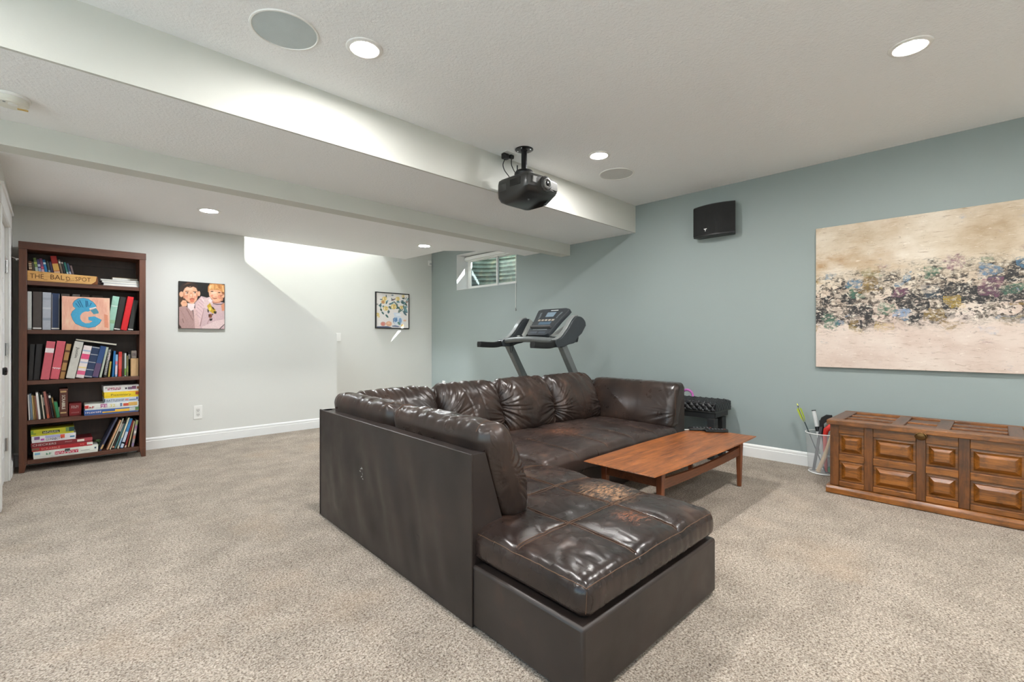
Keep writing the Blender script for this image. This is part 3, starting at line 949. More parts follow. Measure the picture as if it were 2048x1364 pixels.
def back_cushion(along, a0, a1, side, seed, n=64, hgt=0.80, name='back_cushion', mat=None, flat=0.0, thick=0.205, tilt=1.0):
    """a leaning cushion; along 'v' stands against the left frame, along 'u' against the far frame, 'arm' against the right arm"""
    L = a1 - a0
    H = hgt - 0.365
    T = thick
    def fn(p, d, g):
        a, t, z = p.x, p.y, p.z          # a along the frame, t thickness (+ = towards the seat), z up
        h01 = (z + H / 2) / H
        e = L / 2 - abs(a)                       # distance from the side seam
        puff = 1 - math.exp(-(max(0, e) / 0.055) ** 1.3)
        puff = puff * (1 - flat) + flat * (1 - math.exp(-(max(0, e) / 0.02)))
        fr = max(0.0, min(1.0, t / (T / 2) * 0.5 + 0.5))
        belly = math.sin(math.pi * min(1, max(0, 0.10 + 0.86 * h01))) ** 0.7
        t2 = t * (0.70 + 0.30 * puff) * (0.62 + 0.42 * belly) + fr * (1 - flat) * 0.055 * puff * belly
        z2 = z + (1 - flat) * (0.016 * puff - 0.010) * max(0, h01 - 0.4) / 0.6
        # gathers fan out from the middle of each side seam
        zc = -0.02 + 0.05 * math.sin(seed * 3.1 + (1 if a > 0 else 2))
        ang = math.atan2(z - zc, e + 0.035)
        fade = math.exp(-(e / 0.20) ** 2)
        ga = mnoise.noise(Vector((ang * 5.2 + seed, e * 2.0, seed + (3 if a > 0 else 0))))
        gb = math.exp(-(mnoise.noise(Vector((ang * 7.5, e * 3.5 + seed, 2.0 + (5 if a > 0 else 0)))) / 0.16) ** 2)
        lo_ = 0.012 * mnoise.noise(Vector((a * 5 + seed, z * 6, seed)))
        dr = math.exp(-(mnoise.noise(Vector((a * 7 + seed * 2, z * 2.6 + a * 2, 1.0))) / 0.10) ** 2) * (0.35 + 0.65 * h01)
        w = (fade * (0.016 * ga - 0.014 * gb) + lo_ - 0.006 * dr) * (1 - 0.75 * flat)
        t2 += fr * w
        if h01 > 0.8:
            z2 += (0.010 * mnoise.noise(Vector((a * 17 + seed, t * 7, seed))) - 0.008 * math.exp(-(mnoise.noise(Vector((a * 15, t * 4 + seed, 3.3))) / 0.15) ** 2)) * (1 - 0.8 * flat) * (h01 - 0.8) / 0.2
        base = 0.262 - 0.140 * h01 * tilt
        tt = base + t2
        zz = 0.365 + H / 2 + z2
        am = (a0 + a1) / 2 + a
        if along == 'v': return (tt, am, zz)
        if along == 'u': return (am, 2.206 - tt, zz)
        return (U1 - tt, am, zz)
    mb = cushion((L, T, H), min(T, H) * (0.40 - 0.18 * flat), n, fn)
    return spart(mb, name, mat or M_LEATHER, smooth='all')

c1_ = back_cushion('v', 0.535, 1.378, 1, 2.2, 84, flat=0.12)
c2_ = back_cushion('v', 1.370, 2.19, 1, 6.7, 76, hgt=0.80, flat=0.12)
back_cushion('u', 0.16, 0.795, 1, 11.0, 64, hgt=0.805)
back_cushion('u', 0.783, 1.405, 1, 15.2, 72, hgt=0.812)
back_cushion('u', 1.393, 2.03, 1, 21.9, 72, hgt=0.815)
back_cushion('u', 2.018, 2.70, 1, 27.4, 72, hgt=0.812)
c7_ = back_cushion('arm', 1.095, 2.06, 1, 33.0, 64, hgt=0.757, name='arm_cushion', flat=0.92, thick=0.215, tilt=1.0)
for c_, sd_ in ((c1_, (0.62, 1.30)), (c2_, (1.45,))):
    tc_ = tree(c_)
    for v in sd_:
        stitch(tc_, [(0.03 + 0.36 * k / 30, v + .004 * math.sin(k), .85) for k in range(31)], 'seam', .0016)
tc_ = tree(c7_)
stitch(tc_, [(U1 - 0.25, 1.088, 0.42 + 0.33 * k / 24) for k in range(25)], 'seam', .0018, down=False)
# scratch marks on the back panel
sm = MB()
for (dv, dz, l, a) in ((0, 0, .018, .5), (.012, -.012, .020, -.3), (-.01, -.03, .012, .9), (.004, -.055, .016, -.5), (-.012, -.06, .012, .2), (.022, -.024, .014, .1)):
    v = 1.545 + dv; z = 0.452 + dz
    sm.add([(-.0172, v, z), (-.0172, v - l * math.cos(a), z - l * math.sin(a)), (-.0172, v - l * math.cos(a), z - l * math.sin(a) - .005), (-.0172, v, z - .005)], [(0, 1, 2, 3)])
spart(sm, 'scratch_mark', plain('bare_scratch', (178, 176, 172), .8), fix=False)

# ================================================================== COFFEE TABLE
tb = thing('coffee_table', 'long low teak coffee table with tapered legs in front of the sofa', 'table', (3.26, 1.615, 0))
X0, X1, TY0, TY1, TZ = 2.455, 4.075, 1.352, 1.872, 0.37
def table_outline(inset):
    pts = []
    n = 14
    for i in range(n + 1):
        s = i / n
        pts.append((X0 + inset + (X1 - X0 - 2 * inset) * s, TY0 + inset - 0.018 * (1 - (2 * s - 1) ** 2) + .009))
    for i in range(n + 1):
        s = i / n
        pts.append((X1 - inset - (X1 - X0 - 2 * inset) * s, TY1 - inset + 0.018 * (1 - (2 * s - 1) ** 2) - .009))
    return pts
tt = MB()
lo = table_outline(0.045); hi_ = table_outline(0.0)
n = len(lo)
zc = lambda p: 0.0
tt.v += [(x, y, TZ - .024) for x, y in lo] + [(x, y, TZ - .006) for x, y in hi_] + [(x, y, TZ) for x, y in table_outline(0.004)]
tt.f += [tuple(reversed(range(n)))] + [(i, (i + 1) % n, n + (i + 1) % n, n + i) for i in range(n)] + [(n + i, n + (i + 1) % n, 2 * n + (i + 1) % n, 2 * n + i) for i in range(n)] + [tuple(range(2 * n, 3 * n))]
tt.mi += [0] * (2 * n + 2)
tt.build('table_top', M_TEAK, tb)
LX = (2.62, 3.86); LY = (1.415, 1.81)
for x in LX:
    for y in LY:
        MB().hexa([(x - .014, y - .014, .002), (x + .014, y - .014, .002), (x + .014, y + .014, .002), (x - .014, y + .014, .002)],
                  [(x - .022, y - .022, TZ - .025), (x + .022, y - .022, TZ - .025), (x + .022, y + .022, TZ - .025), (x - .022, y + .022, TZ - .025)]).build('leg', M_TEAK_Z, tb, bevel=.005)
for y in LY:
    ap = [(LX[0], 0.245)]
    top = [(LX[0] + (LX[1] - LX[0]) * i / 16, 0.312 - 0.022 * (1 - (2 * i / 16 - 1) ** 2)) for i in range(17)]
    bot = [(LX[1] - (LX[1] - LX[0]) * i / 16, 0.248 - 0.010 * (1 - (2 * i / 16 - 1) ** 2)) for i in range(17)]
    MB().prism(top + bot, y - .010, y + .010, axis=1).build('side_rail', M_TEAK_D, tb)
for x in LX:
    MB().box(x - .010, x + .010, LY[0], LY[1], .262, .325).build('end_rail', M_TEAK_D, tb)

# remotes and pen on the table
def remote(label, x, y, ang, L, w, mat):
    r = thing('remote_control', label, 'remote control', (x, y, TZ), (0, 0, ang), group='remote controls on the coffee table', world=False)
    b = MB()
    prof = [(-w / 2, 0.001), (w / 2, 0.001), (w / 2, .015), (w / 2 - .006, .026), (-w / 2 + .006, .026), (-w / 2, .015)]
    b.prism(prof, -L / 2, L / 2, axis=0)
    b.build('body', mat, r, bevel=.003)
    for i in range(5):
        for k in range(3):
            MB().box(-L * .32 + i * L * .14, -L * .32 + i * L * .14 + .010, -w * .3 + k * w * .25, -w * .3 + k * w * .25 + .007, .0258, .0282).build('button', plain('grey_button', (92, 94, 98), .5), r)
    MB().box(L * .34, L * .40, -.006, .006, .0258, .0282).build('button', plain('power_button', (120, 40, 36), .5), r)
remote('black remote control nearer the sofa on the coffee table', 3.985, 1.775, -0.93, .20, .050, M_BLACKG)
remote('black remote control nearer the wall on the coffee table', 4.005, 1.655, -0.86, .185, .044, M_BLACKG)
pn = thing('pen', 'thin white pen by the remotes on the coffee table', 'pen', (3.93, 1.855, TZ), (0, 0, -0.75), world=False)
MB().cyl((-.04, 0, .0045), (.045, 0, .0045), .004, n=10).build('barrel', M_WHITE, pn, smooth=True)
MB().cyl((.045, 0, .0045), (.06, 0, .0045), .004, .001, n=10).build('tip', M_DARKMET, pn, smooth=True)

# ================================================================== CHEST
ch = thing('wooden_chest', 'honey oak blanket chest with raised panels below the large painting', 'chest', (4.49, 0.36, 0))
CX0, CX1, CY0, CY1 = 4.205, 4.80, -0.165, 0.885
ZB0, ZB1, ZL0, ZL1 = 0.06, 0.515, 0.515, 0.55
MB().box(CX0 + .018, CX1 - .01, CY0 + .018, CY1 - .018, .02, ZB1 - .002).build('carcass', M_OAK_B, ch)
MB().prism([(CX0 - .028, .004), (CX0 - .028, .040), (CX0 - .012, .058), (CX1, .058), (CX1, .004)], CY0 - .028, CY1 + .022, axis=1).build('plinth', M_OAK_Y, ch, bevel=.003)
ycols = [(0.83, 0.677), (0.625, 0.39), (0.341, 0.18), (0.126, -0.115)]
stile_edges = [(CY1, 0.83), (0.677, 0.625), (0.39, 0.341), (0.18, 0.126), (-0.115, CY0)]
for a, b in stile_edges:
    MB().box(CX0, CX0 + .02, b, a, ZB0, ZB1).build('stile', M_OAK_Z, ch, bevel=.003)
zrows = [(0.097, 0.250), (0.300, 0.452)]
for (a, b) in ycols:
    for (z0, z1) in ((ZB0, 0.097), (0.250, 0.300), (0.452, ZB1)):
        MB().box(CX0 + .001, CX0 + .019, b, a, z0, z1).build('rail', M_OAK_Y, ch, bevel=.003)
    for (z0, z1) in zrows:
        g = .004
        i1 = .018; i2 = .036
        y0, y1 = b + g, a - g
        p = MB()
        xo, xm, xi = CX0 + .0168, CX0 + .0150, CX0 - .008
        rings = []
        for (x, ins) in ((xo, 0), (xo - .0005, .010), (xm, .013), (xi, .036), (xi - .002, .040)):
            rings.append([(x, y0 + ins, z0 + g + ins), (x, y1 - ins, z0 + g + ins), (x, y1 - ins, z1 - g - ins), (x, y0 + ins, z1 - g - ins)])
        for r_ in rings: p.v += r_
        for k in range(len(rings) - 1):
            for i in range(4):
                j = (i + 1) % 4
                p.f.append((k * 4 + i, k * 4 + j, k * 4 + 4 + j, k * 4 + 4 + i)); p.mi.append(0)
        L_ = (len(rings) - 1) * 4
        p.f.append((L_, L_ + 1, L_ + 2, L_ + 3)); p.mi.append(0)
        p.build('raised_panel', M_OAK_P, ch)
# left end panels
MB().box(CX0 + .02, CX1, CY1 - .018, CY1, ZB0, ZB1).build('end_panel', M_OAK_Z, ch, bevel=.003)
MB().box(CX0 + .02, CX1, CY0, CY0 + .018, ZB0, ZB1).build('end_panel', M_OAK_Z, ch, bevel=.003)
MB().box(CX1 - .018, CX1, CY0 + .018, CY1 - .018, ZB0, ZB1).build('rear_panel', M_OAK_Y, ch)
# lid: frame with recessed slats
LX0, LX1, LY0_, LY1_ = CX0 - .035, CX1 + .02, CY0 - .025, CY1 + .015
lid = MB().box(LX0 + .01, LX1 - .01, LY0_ + .01, LY1_ - .01, ZL0, ZL0 + .014).build('lid', M_OAK_D, ch)
def lidpart(nm, mat, x0, x1, y0, y1, z0=ZL0 + .001, z1=ZL1, bv=.004):
    return subpart(MB().box(x0, x1, y0, y1, z0, z1), nm, mat, lid, bevel=bv)
lidpart('lid_front_rail', M_OAK_Y, LX0, LX0 + .10, LY0_, LY1_)
lidpart('lid_rear_rail', M_OAK_Y, LX1 - .055, LX1, LY0_, LY1_)
ly = [(LY1_, 0.80), (0.565, 0.50), (0.315, 0.245), (0.02, -0.045), (-0.15, LY0_)]
ly = [(LY1_, LY1_ - .085), (0.535, 0.465), (0.30, 0.225), (-0.045, -0.115), (LY0_ + .02, LY0_)]
for a, b in ly:
    lidpart('lid_crossbar', M_OAK_D, LX0 + .10, LX1 - .055, b, a, z1=ZL1 - .0008)
wells = [(ly[i][1], ly[i + 1][0], (3, 2, 3, 2)[i]) for i in range(4)]
for a, b, cnt in wells:
    xa, xb = LX0 + .10, LX1 - .055
    stp = (xb - xa) / cnt
    for k in range(cnt):
        lidpart('lid_slat', M_OAK_D, xa + stp * k + .006, xa + stp * (k + 1) - .030, b, a, z1=ZL0 + .022, bv=.002)
        if k < cnt - 1:
            lidpart('lid_bar', M_OAK_Y, xa + stp * (k + 1) - .026, xa + stp * (k + 1), b, a, z1=ZL1 - .004, bv=.003)
md_ = MB().lathe((LX0, 0.362, 0.502), [(0.033, 0.0), (0.033, -.006), (0.028, -.010), (0.024, -.005), (0.012, -.008), (0.0, -.009)], 28, 'x')
md_.v = [(x, 0.362 + (y - 0.362) * 1.0, 0.502 + (z - 0.502) * 0.8) for x, y, z in md_.v]
tag(md_.build('lock_plate', M_BRASS, ch, smooth=True), 'oval aged brass lock plate')

# ================================================================== BASKET AND STICKS
bx, by = 4.765, 1.055
bk = thing('wire_basket', 'tall white wire mesh basket between blue wall and chest', 'basket', (bx, by, 0))
mm = NT('white_wire_mesh')
tr_ = mm.n('BsdfTransparent', {0: (1, 1, 1, 1)})
df_ = mm.n('BsdfDiffuse', {0: lin((222, 224, 224))})
mx_ = mm.n('MixShader', {0: 0.27, 1: tr_, 2: df_})
mm.t.links.new(mx_, mm.out.inputs[0])
M_MESH = mm.m
rb0, rb1, bh = 0.105, 0.128, 0.345
MB().lathe((bx, by, 0.004), [(rb0, 0.0), (rb1, bh)], 48).build('mesh_wall', M_MESH, bk, smooth='all', fix=False)
bkw = bk.children[0]
bm_ = bmesh.new(); bm_.from_mesh(bkw.data)
bmesh.ops.delete(bm_, geom=[f for f in bm_.faces if len(f.verts) > 4], context='FACES')
bm_.to_mesh(bkw.data); bm_.free()
MB().lathe((bx, by, 0.004), [(0, 0.0), (rb0, 0.0), (rb0, 0.004), (0, 0.004)], 48).build('bottom', M_MESH, bk)
for r_, z in ((rb1, bh), (rb0, 0.008)):
    ring = [(bx + r_ * math.cos(2 * math.pi * i / 48), by + r_ * math.sin(2 * math.pi * i / 48), z + .002) for i in range(49)]
    MB().tube(ring, .004 if z > .1 else .005, 8).build('rim', M_WHITE, bk, smooth=True)

# arrow leaning out to the left
ar = thing('arrow', 'dark arrow with yellow green and white fletching standing in the wire basket', 'arrow', (bx, by, 0.01))
a0, a1 = Vector((4.74, 1.03, 0.012)), Vector((4.80, 1.262, 0.575))
MB().cyl(a0, a0.lerp(a1, .97), .0045, n=8).build('shaft', plain('dark_shaft', (38, 52, 54), .4), ar, smooth=True)
MB().cyl(a0.lerp(a1, .97), a1, .005, .003, n=8).build('nock', plain('lime_nock', (214, 214, 90), .4), ar, smooth=True)
ax = (a1 - a0).normalized()
for k, (c, nm) in enumerate(((( 176, 190, 60), 'lime'), ((236, 236, 230), 'white'), ((150, 170, 50), 'green'))):
    s = ax.orthogonal().normalized()
    s = Matrix.Rotation(2.09 * k + 0.6, 4, ax) @ s
    p0, p1 = a0.lerp(a1, .72), a0.lerp(a1, .94)
    t = ax.cross(s) * .0008
    q = [p0 + s * .004, p0.lerp(p1, .35) + s * .020, p0.lerp(p1, .9) + s * .022, p1 + s * .004]
    MB().add([tuple(v + t) for v in q] + [tuple(v - t) for v in q], [(0, 1, 2, 3), (7, 6, 5, 4), (0, 4, 5, 1), (1, 5, 6, 2), (2, 6, 7, 3), (3, 7, 4, 0)]).build('fletching', plain(nm + '_fletching', c, .6), ar)

def stick(name, label, cat, p0, p1, r, mat, extra=None):
    t = thing(name, label, cat, tuple(p0), group=None)
    MB().cyl(p0, p1, r, n=14).build('shaft', mat, t, smooth=True)
    if extra: extra(t)
    return t
p0, p1 = Vector((4.775, 1.03, .012)), Vector((4.815, 1.135, .52))
def tube_extra(t):
    MB().cyl(p1, p1 + (p1 - p0).normalized() * .008, .0165, n=14).build('cap', M_BLACK, t, smooth=True)
    q = p0.lerp(p1, .66)
    MB().cyl(q, p0.lerp(p1, .74), .0175, n=14).build('band', M_BLACK, t, smooth=True)
stick('foam_sword_tube', 'pale grey capped tube standing upright in the wire basket', 'tube', p0, p1, .016, plain('pale_grey_plastic', (205, 206, 204), .45), tube_extra)
p2, p3 = Vector((4.825, 1.045, .012)), Vector((4.845, 1.085, .44))
stick('black_stick', 'short black stick behind the grey tube in the wire basket', 'stick', p2, p3, .017, M_BLACK)
# mini hockey stick: blade up
hk_ = thing('mini_hockey_stick', 'mini hockey stick with black blade up in the wire basket', 'hockey stick', (4.70, 1.02, .012))
q0, q1 = Vector((4.745, 1.12, .014)), Vector((4.735, 1.062, .40))
hs = MB()
dirn = (q1 - q0).normalized(); sd1 = Vector((0, 1, 0)); sd2 = dirn.cross(sd1).normalized()
hs.hexa([tuple(q0 + sd1 * a + sd2 * b) for a, b in ((-.011, -.007), (.011, -.007), (.011, .007), (-.011, .007))],
        [tuple(q1 + sd1 * a + sd2 * b) for a, b in ((-.011, -.007), (.011, -.007), (.011, .007), (-.011, .007))])
hs.build('shaft', plain('grey_stick_shaft', (70, 70, 74), .5), hk_, bevel=.002)
path = [q1 + Vector((0, 0, -.01)), q1 + Vector((.004, -.004, .035)), q1 + Vector((.010, -.018, .062)), q1 + Vector((.018, -.045, .078)), q1 + Vector((.028, -.078, .083))]
wid = [.013, .018, .026, .031, .024]
bl_ = MB()
for k, p in enumerate(path):
    d = (path[min(k + 1, 4)] - path[max(k - 1, 0)]).normalized()
    nrm = Vector((1, 0.35, 0)).normalized()
    up = nrm.cross(d).normalized()
    for a, b in ((-1, -1), (1, -1), (1, 1), (-1, 1)):
        bl_.v.append(tuple(p + up * wid[k] * a + nrm * .005 * b))
for k in range(4):
    for i in range(4):
        j = (i + 1) % 4
        bl_.f.append((k * 4 + i, k * 4 + j, k * 4 + 4 + j, k * 4 + 4 + i)); bl_.mi.append(0)
bl_.f += [(3, 2, 1, 0), (16, 17, 18, 19)]; bl_.mi += [0, 0]
bl_.build('blade', M_BLACK, hk_, bevel=.003, smooth=True)
# red bladed stick, wooden bat, white and pink sticks seen through the mesh
rd = thing('red_toy_stick', 'red curved toy stick against the chest side in the wire basket', 'toy', (4.68, .99, .012))
MB().tube([(4.76, 1.03, .02), (4.722, 1.03, .22), (4.702, 1.025, .34), (4.695, 1.015, .385), (4.695, .985, .415), (4.695, .955, .425)], [.012, .014, .017, .022, .024, .020], 10).build('body', plain('red_plastic', (206, 52, 44), .4), rd, smooth=True)
pk = thing('pink_baton', 'pink plastic baton seen through the basket mesh', 'toy', (4.80, .99, .012))
MB().cyl((4.80, .99, .012), (4.785, .985, .33), .020, n=14).build('body', plain('pink_plastic', (214, 96, 120), .45), pk, smooth=True)
MB().sphere((4.785, .985, .33), .020, 12, 8).build('end_cap', plain('pink_plastic', (214, 96, 120), .45), pk, smooth=True)
wb = thing('wooden_bat', 'pale wooden bat slanting across the inside of the basket', 'bat', (4.71, 1.09, .012))
MB().tube([(4.70, 1.075, .022), (4.686, 1.025, .16), (4.675, .988, .30), (4.668, .968, .36)], [.018, .016, .011, .012], 12).build('barrel', wood('pale_bat_wood', (196, 160, 116), (226, 196, 156), 2), wb, smooth=True)
MB().sphere((4.667, .966, .366), .015, 12, 8).build('knob', wood('pale_bat_wood_end', (196, 160, 116), (226, 196, 156), 2), wb, smooth=True)
gc = thing('green_ball', 'green ball at the bottom of the basket', 'ball', (4.70, 1.035, .012))
MB().sphere((4.742, .988, .045), .028, 18, 12).build('shell', plain('green_rubber', (70, 150, 110), .5), gc, smooth='all')
MB().tube([(4.742 + .0282 * math.cos(t), .988, .045 + .0282 * math.sin(t)) for t in [i * math.pi / 12 for i in range(25)]], .0015, 6).build('seam', M_WHITE, gc, smooth=True)

# ================================================================== EXERCISE BENCH AND HANDLE
be = thing('step_bench', 'low black bench with diamond textured pad beside the sofa arm', 'bench', (4.68, 2.15, 0))
BX0, BX1, BY0, BY1 = 4.492, 4.862, 1.865, 2.50
pad = MB()
nx, ny = 48, 76
def padz(x, y):
    s = .030
    a = (x + y) / s; b = (x - y) / s
    return .016 * (abs(math.sin(a * math.pi * .5)) * abs(math.sin(b * math.pi * .5))) ** .7
for j in range(ny + 1):
    for i in range(nx + 1):
        x = BX0 + (BX1 - BX0) * i / nx; y = BY0 + (BY1 - BY0) * j / ny
        ed = min(x - BX0, BX1 - x, y - BY0, BY1 - y)
        pad.v.append((x, y, .542 + padz(x, y) - .012 * math.exp(-(ed / .012) ** 2)))
for j in range(ny):
    for i in range(nx):
        a = j * (nx + 1) + i
        pad.f.append((a, a + 1, a + nx + 2, a + nx + 1)); pad.mi.append(0)
def padside(P, L, n_):
    o_ = len(pad.v); rows = 10
    for k in range(rows + 1):
        for i in range(n_ + 1):
            t = i / n_ * L; z = .462 + .078 * k / rows
            pad.v.append(P(t, z, padz(t + BY0, z) * (0 if k in (0, rows) else 1)))
    for k in range(rows):
        for i in range(n_):
            a = o_ + k * (n_ + 1) + i
            pad.f.append((a, a + 1, a + n_ + 2, a + n_ + 1)); pad.mi.append(0)
padside(lambda t, z, d: (BX0 - d, BY0 + t, z), BY1 - BY0, 76)
padside(lambda t, z, d: (BX0 + t, BY0 - d * .3, z), BX1 - BX0, 44)
pad.box(BX0 + .002, BX1, BY0 + .002, BY1, .462, .535)
pad.build('textured_pad', plain('black_rubber_pad', (30, 30, 32), .38, var=.1), be)
ap_ = plain('black_painted_board', (34, 34, 34), .5)
MB().box(BX0 - .004, BX1, BY0 - .004, BY1, .452, .461).build('seat_board', plain('black_board_edge', (48, 48, 46), .4), be, bevel=.002)
MB().box(BX0 + .004, BX0 + .022, BY0 + .01, BY1, .395, .4515).build('apron', ap_, be)
MB().box(BX0 + .022, BX1 - .06, BY0 + .004, BY0 + .022, .405, .4515).build('apron', ap_, be)
for (x, y) in ((BX0 + .004, BY0 + .01), (BX1 - .17, BY0 + .012), (BX0 + .004, BY1 - .10), (BX1 - .17, BY1 - .10)):
    MB().box(x, x + .085, y, y + .07, .003, .3945).build('leg', ap_, be, bevel=.004)
kb = thing('purple_handle_weight', 'purple loop handle on the black bench, peeping past the sofa arm', 'weight', (4.62, 2.25, .558))
lp = [(4.62, 2.20 + .058 * math.cos(t), .578 + .062 * math.sin(t)) for t in [math.pi * i / 16 for i in range(17)]]
MB().tube(lp, .012, 10).build('handle', plain('purple_vinyl', (176, 96, 166), .4), kb, smooth=True)
MB().lathe((4.62, 2.30, .562), [(.0, 0), (.035, 0), (.050, .02), (.052, .035), (.040, .06), (.0, .066)], 20).build('weight_head', plain('dark_purple_vinyl', (110, 52, 100), .4), kb, smooth='all')

# ================================================================== TREADMILL
tm = thing('treadmill', 'grey treadmill with tilted console standing behind the sofa', 'treadmill', (3.6, 3.56, 0))
M_TGREY = plain('treadmill_grey', (112, 116, 116), .38, .3)
M_TDARK = plain('treadmill_charcoal', (52, 56, 60), .42)
M_TSILV = plain('treadmill_silver', (176, 178, 174), .35, .3)
ya, yb = 3.155, 3.955     # near and far upright
MB().box(2.75, 4.35, ya + .06, yb - .06, .07, .15).build('deck', M_TDARK, tm, bevel=.01)
MB().box(2.80, 4.30, ya + .14, yb - .14, .151, .156).build('belt', plain('black_belt', (20, 20, 20), .8), tm)
for y in (ya + .06, yb - .14):
    MB().box(2.74, 4.32, y, y + .078, .151, .168).build('side_rail', M_TGREY, tm, bevel=.004)
MB().prism([(4.25, .05), (4.72, .05), (4.72, .18), (4.60, .30), (4.35, .27)], ya + .08, yb - .08, axis=1).build('motor_hood', M_TDARK, tm, bevel=.02)
for y in (ya, yb - .03):
    MB().cyl((2.80, y + .02, .004 + .03), (2.80, y + .05, .034), .03, n=16).build('foot_wheel', M_BLACK, tm, smooth=True)
MB().box(4.30, 4.66, ya - .02, yb + .02, .003, .05).build('base_frame', M_TGREY, tm, bevel=.006)
for y in (ya, yb):
    b0, b1_ = Vector((4.47, y, .04)), Vector((3.79, y, 1.09))
    d = (b1_ - b0).normalized(); s = Vector((0, 1, 0)); w = s.cross(d).normalized()
    hw, hd = .036, .036
    MB().hexa([tuple(b0 + s * a * hd + w * b * hw) for a, b in ((-1, -1), (1, -1), (1, 1), (-1, 1))],
              [tuple(b1_ + s * a * hd + w * b * hw) for a, b in ((-1, -1), (1, -1), (1, 1), (-1, 1))]).build('upright', M_TGREY, tm, bevel=.008)
def smooth_path(pts, n=6):
    out = []
    P_ = [Vector(p) for p in pts]
    for i in range(len(P_) - 1):
        a, b, c, d = P_[max(i - 1, 0)], P_[i], P_[i + 1], P_[min(i + 2, len(P_) - 1)]
        for k in range(n):
            t = k / n
            out.append(0.5 * ((2 * b) + (c - a) * t + (2 * a - 5 * b + 4 * c - d) * t * t + (3 * b - a - 3 * c + d) * t ** 3))
    out.append(P_[-1])
    return out
for y in (ya, yb):
    dx = 0.0 if y == ya else 0.04
    up = smooth_path([(3.66 + dx, 0, 1.140), (3.75 + dx, 0, 1.175), (3.85 + dx, 0, 1.262), (3.92 + dx, 0, 1.345), (3.985 + dx, 0, 1.392), (4.07 + dx, 0, 1.392), (4.135 + dx, 0, 1.350), (4.15 + dx, 0, 1.300)], 5)
    dn = smooth_path([(4.08 + dx, 0, 1.215), (3.985 + dx, 0, 1.155), (3.955 + dx, 0, 1.115), (3.86 + dx, 0, 1.098), (3.76 + dx, 0, 1.070), (3.68 + dx, 0, 1.075)], 4)
    MB().prism([(p.x, p.z) for p in up + dn], y - .040, y + .040, axis=1).build('side_arm', M_TDARK, tm, bevel=.010, seg=3)
    rim = [p + Vector((-.006, y, .006)) for p in up[:24]]
    MB().sweep(rim, [(-.026, -.006), (.026, -.006), (.026, .006), (-.026, .006)], (0, 1, 0)).build('arm_trim', plain('treadmill_trim', (140, 143, 142), .35, .3), tm, smooth=True, bevel=.003)
    gp = smooth_path([(3.72, y, 1.115), (3.66, y, 1.103), (3.55, y, 1.090), (3.34, y, 1.098)])
    MB().sweep(gp, [(-.028, -.031), (.028, -.031), (.033, 0), (.028, .031), (-.028, .031), (-.033, 0)], (0, 1, 0)).build('hand_grip', M_BLACK, tm, smooth=True, bevel=.004)
    MB().cyl((3.69, y - .043, 1.110), (3.69, y + .043, 1.110), .042, n=20).build('grip_collar', M_TDARK, tm, smooth=True)
cb = [(3.715 - .045 * math.sin(math.pi * i / 16), ya + .03 + (yb - ya - .06) * i / 16, 1.135 + .02 * math.sin(math.pi * i / 16)) for i in range(17)]
MB().tube(cb, .030, 12).build('pulse_bar', M_TGREY, tm, smooth=True)
MB().hexa([(3.74, 3.22, 1.12), (4.12, 3.20, 1.12), (4.12, 3.91, 1.12), (3.74, 3.89, 1.12)], [(3.80, 3.22, 1.165), (4.14, 3.20, 1.185), (4.14, 3.91, 1.185), (3.80, 3.89, 1.165)]).build('tray', M_TDARK, tm, bevel=.01)
for (yc, yo) in ((3.34, 3.20), (3.72, 3.91)):
    m1 = MB().hexa([(3.79, yc, 1.185), (3.82, yc, 1.175), (4.15, yo, 1.32), (4.12, yo, 1.36)], [(3.80, yc + (.03 if yo > yc else -.03), 1.20), (3.83, yc + (.03 if yo > yc else -.03), 1.18), (4.15, yo, 1.36), (4.10, yo, 1.40)])
    m1.build('console_wing', M_TSILV, tm)
# console: tilted tapered slab
A, B_ = Vector((3.775, 3.505, 1.20)), Vector((4.10, 3.525, 1.50))
dz = (B_ - A); nrm = Vector((-dz.z, 0, dz.x)).normalized()
def cpt(s, y, k):      # s 0..1 up the console, y across (-1..1), k along the normal
    c = A.lerp(B_, s)
    hwid = .155 + .07 * s + (.012 if 0.75 < s < 1.0 else 0)
    return c + Vector((0, -y * hwid, 0)) + nrm * k
con = MB()
secs = [0, .06, .3, .6, .85, .96, 1.0]
for s in secs:
    kk = 1 if 0.02 < s < 0.98 else 0.8
    for (y, k) in ((-kk, -.05), (kk, -.05), (kk, -.008), (kk * .97, .0), (-kk * .97, .0), (-kk, -.008)):
        con.v.append(tuple(cpt(s, y, k)))
for q in range(len(secs) - 1):
    for i in range(6):
        j = (i + 1) % 6
        con.f.append((q * 6 + i, q * 6 + j, q * 6 + 6 + j, q * 6 + 6 + i)); con.mi.append(0)
con.f += [tuple(range(5, -1, -1)), tuple(range(len(secs) * 6 - 6, len(secs) * 6))]; con.mi += [0, 0]
cons = con.build('console', M_TDARK, tm, smooth=True)
def conrect(nm, s0, s1, y0, y1, mat, k=.002):
    q = [cpt(s0, y0, k), cpt(s0, y1, k), cpt(s1, y1, k), cpt(s1, y0, k)]
    lo_ = [cpt(s0, y0, -.004), cpt(s0, y1, -.004), cpt(s1, y1, -.004), cpt(s1, y0, -.004)]
    return subpart(MB().hexa([tuple(p) for p in lo_], [tuple(p) for p in q]), nm, mat, cons)
conrect('display', .68, .86, -.25, .32, plain('lcd_grey_blue', (124, 142, 156), .2), .0015)
conrect('brand_strip', .915, .94, -.12, .34, plain('pale_print', (214, 216, 214), .6), .001)
for k in range(5):
    conrect('key', .52, .575, -.62 + k * .26, -.45 + k * .26, plain('tan_key', (170, 160, 148), .5), .004)
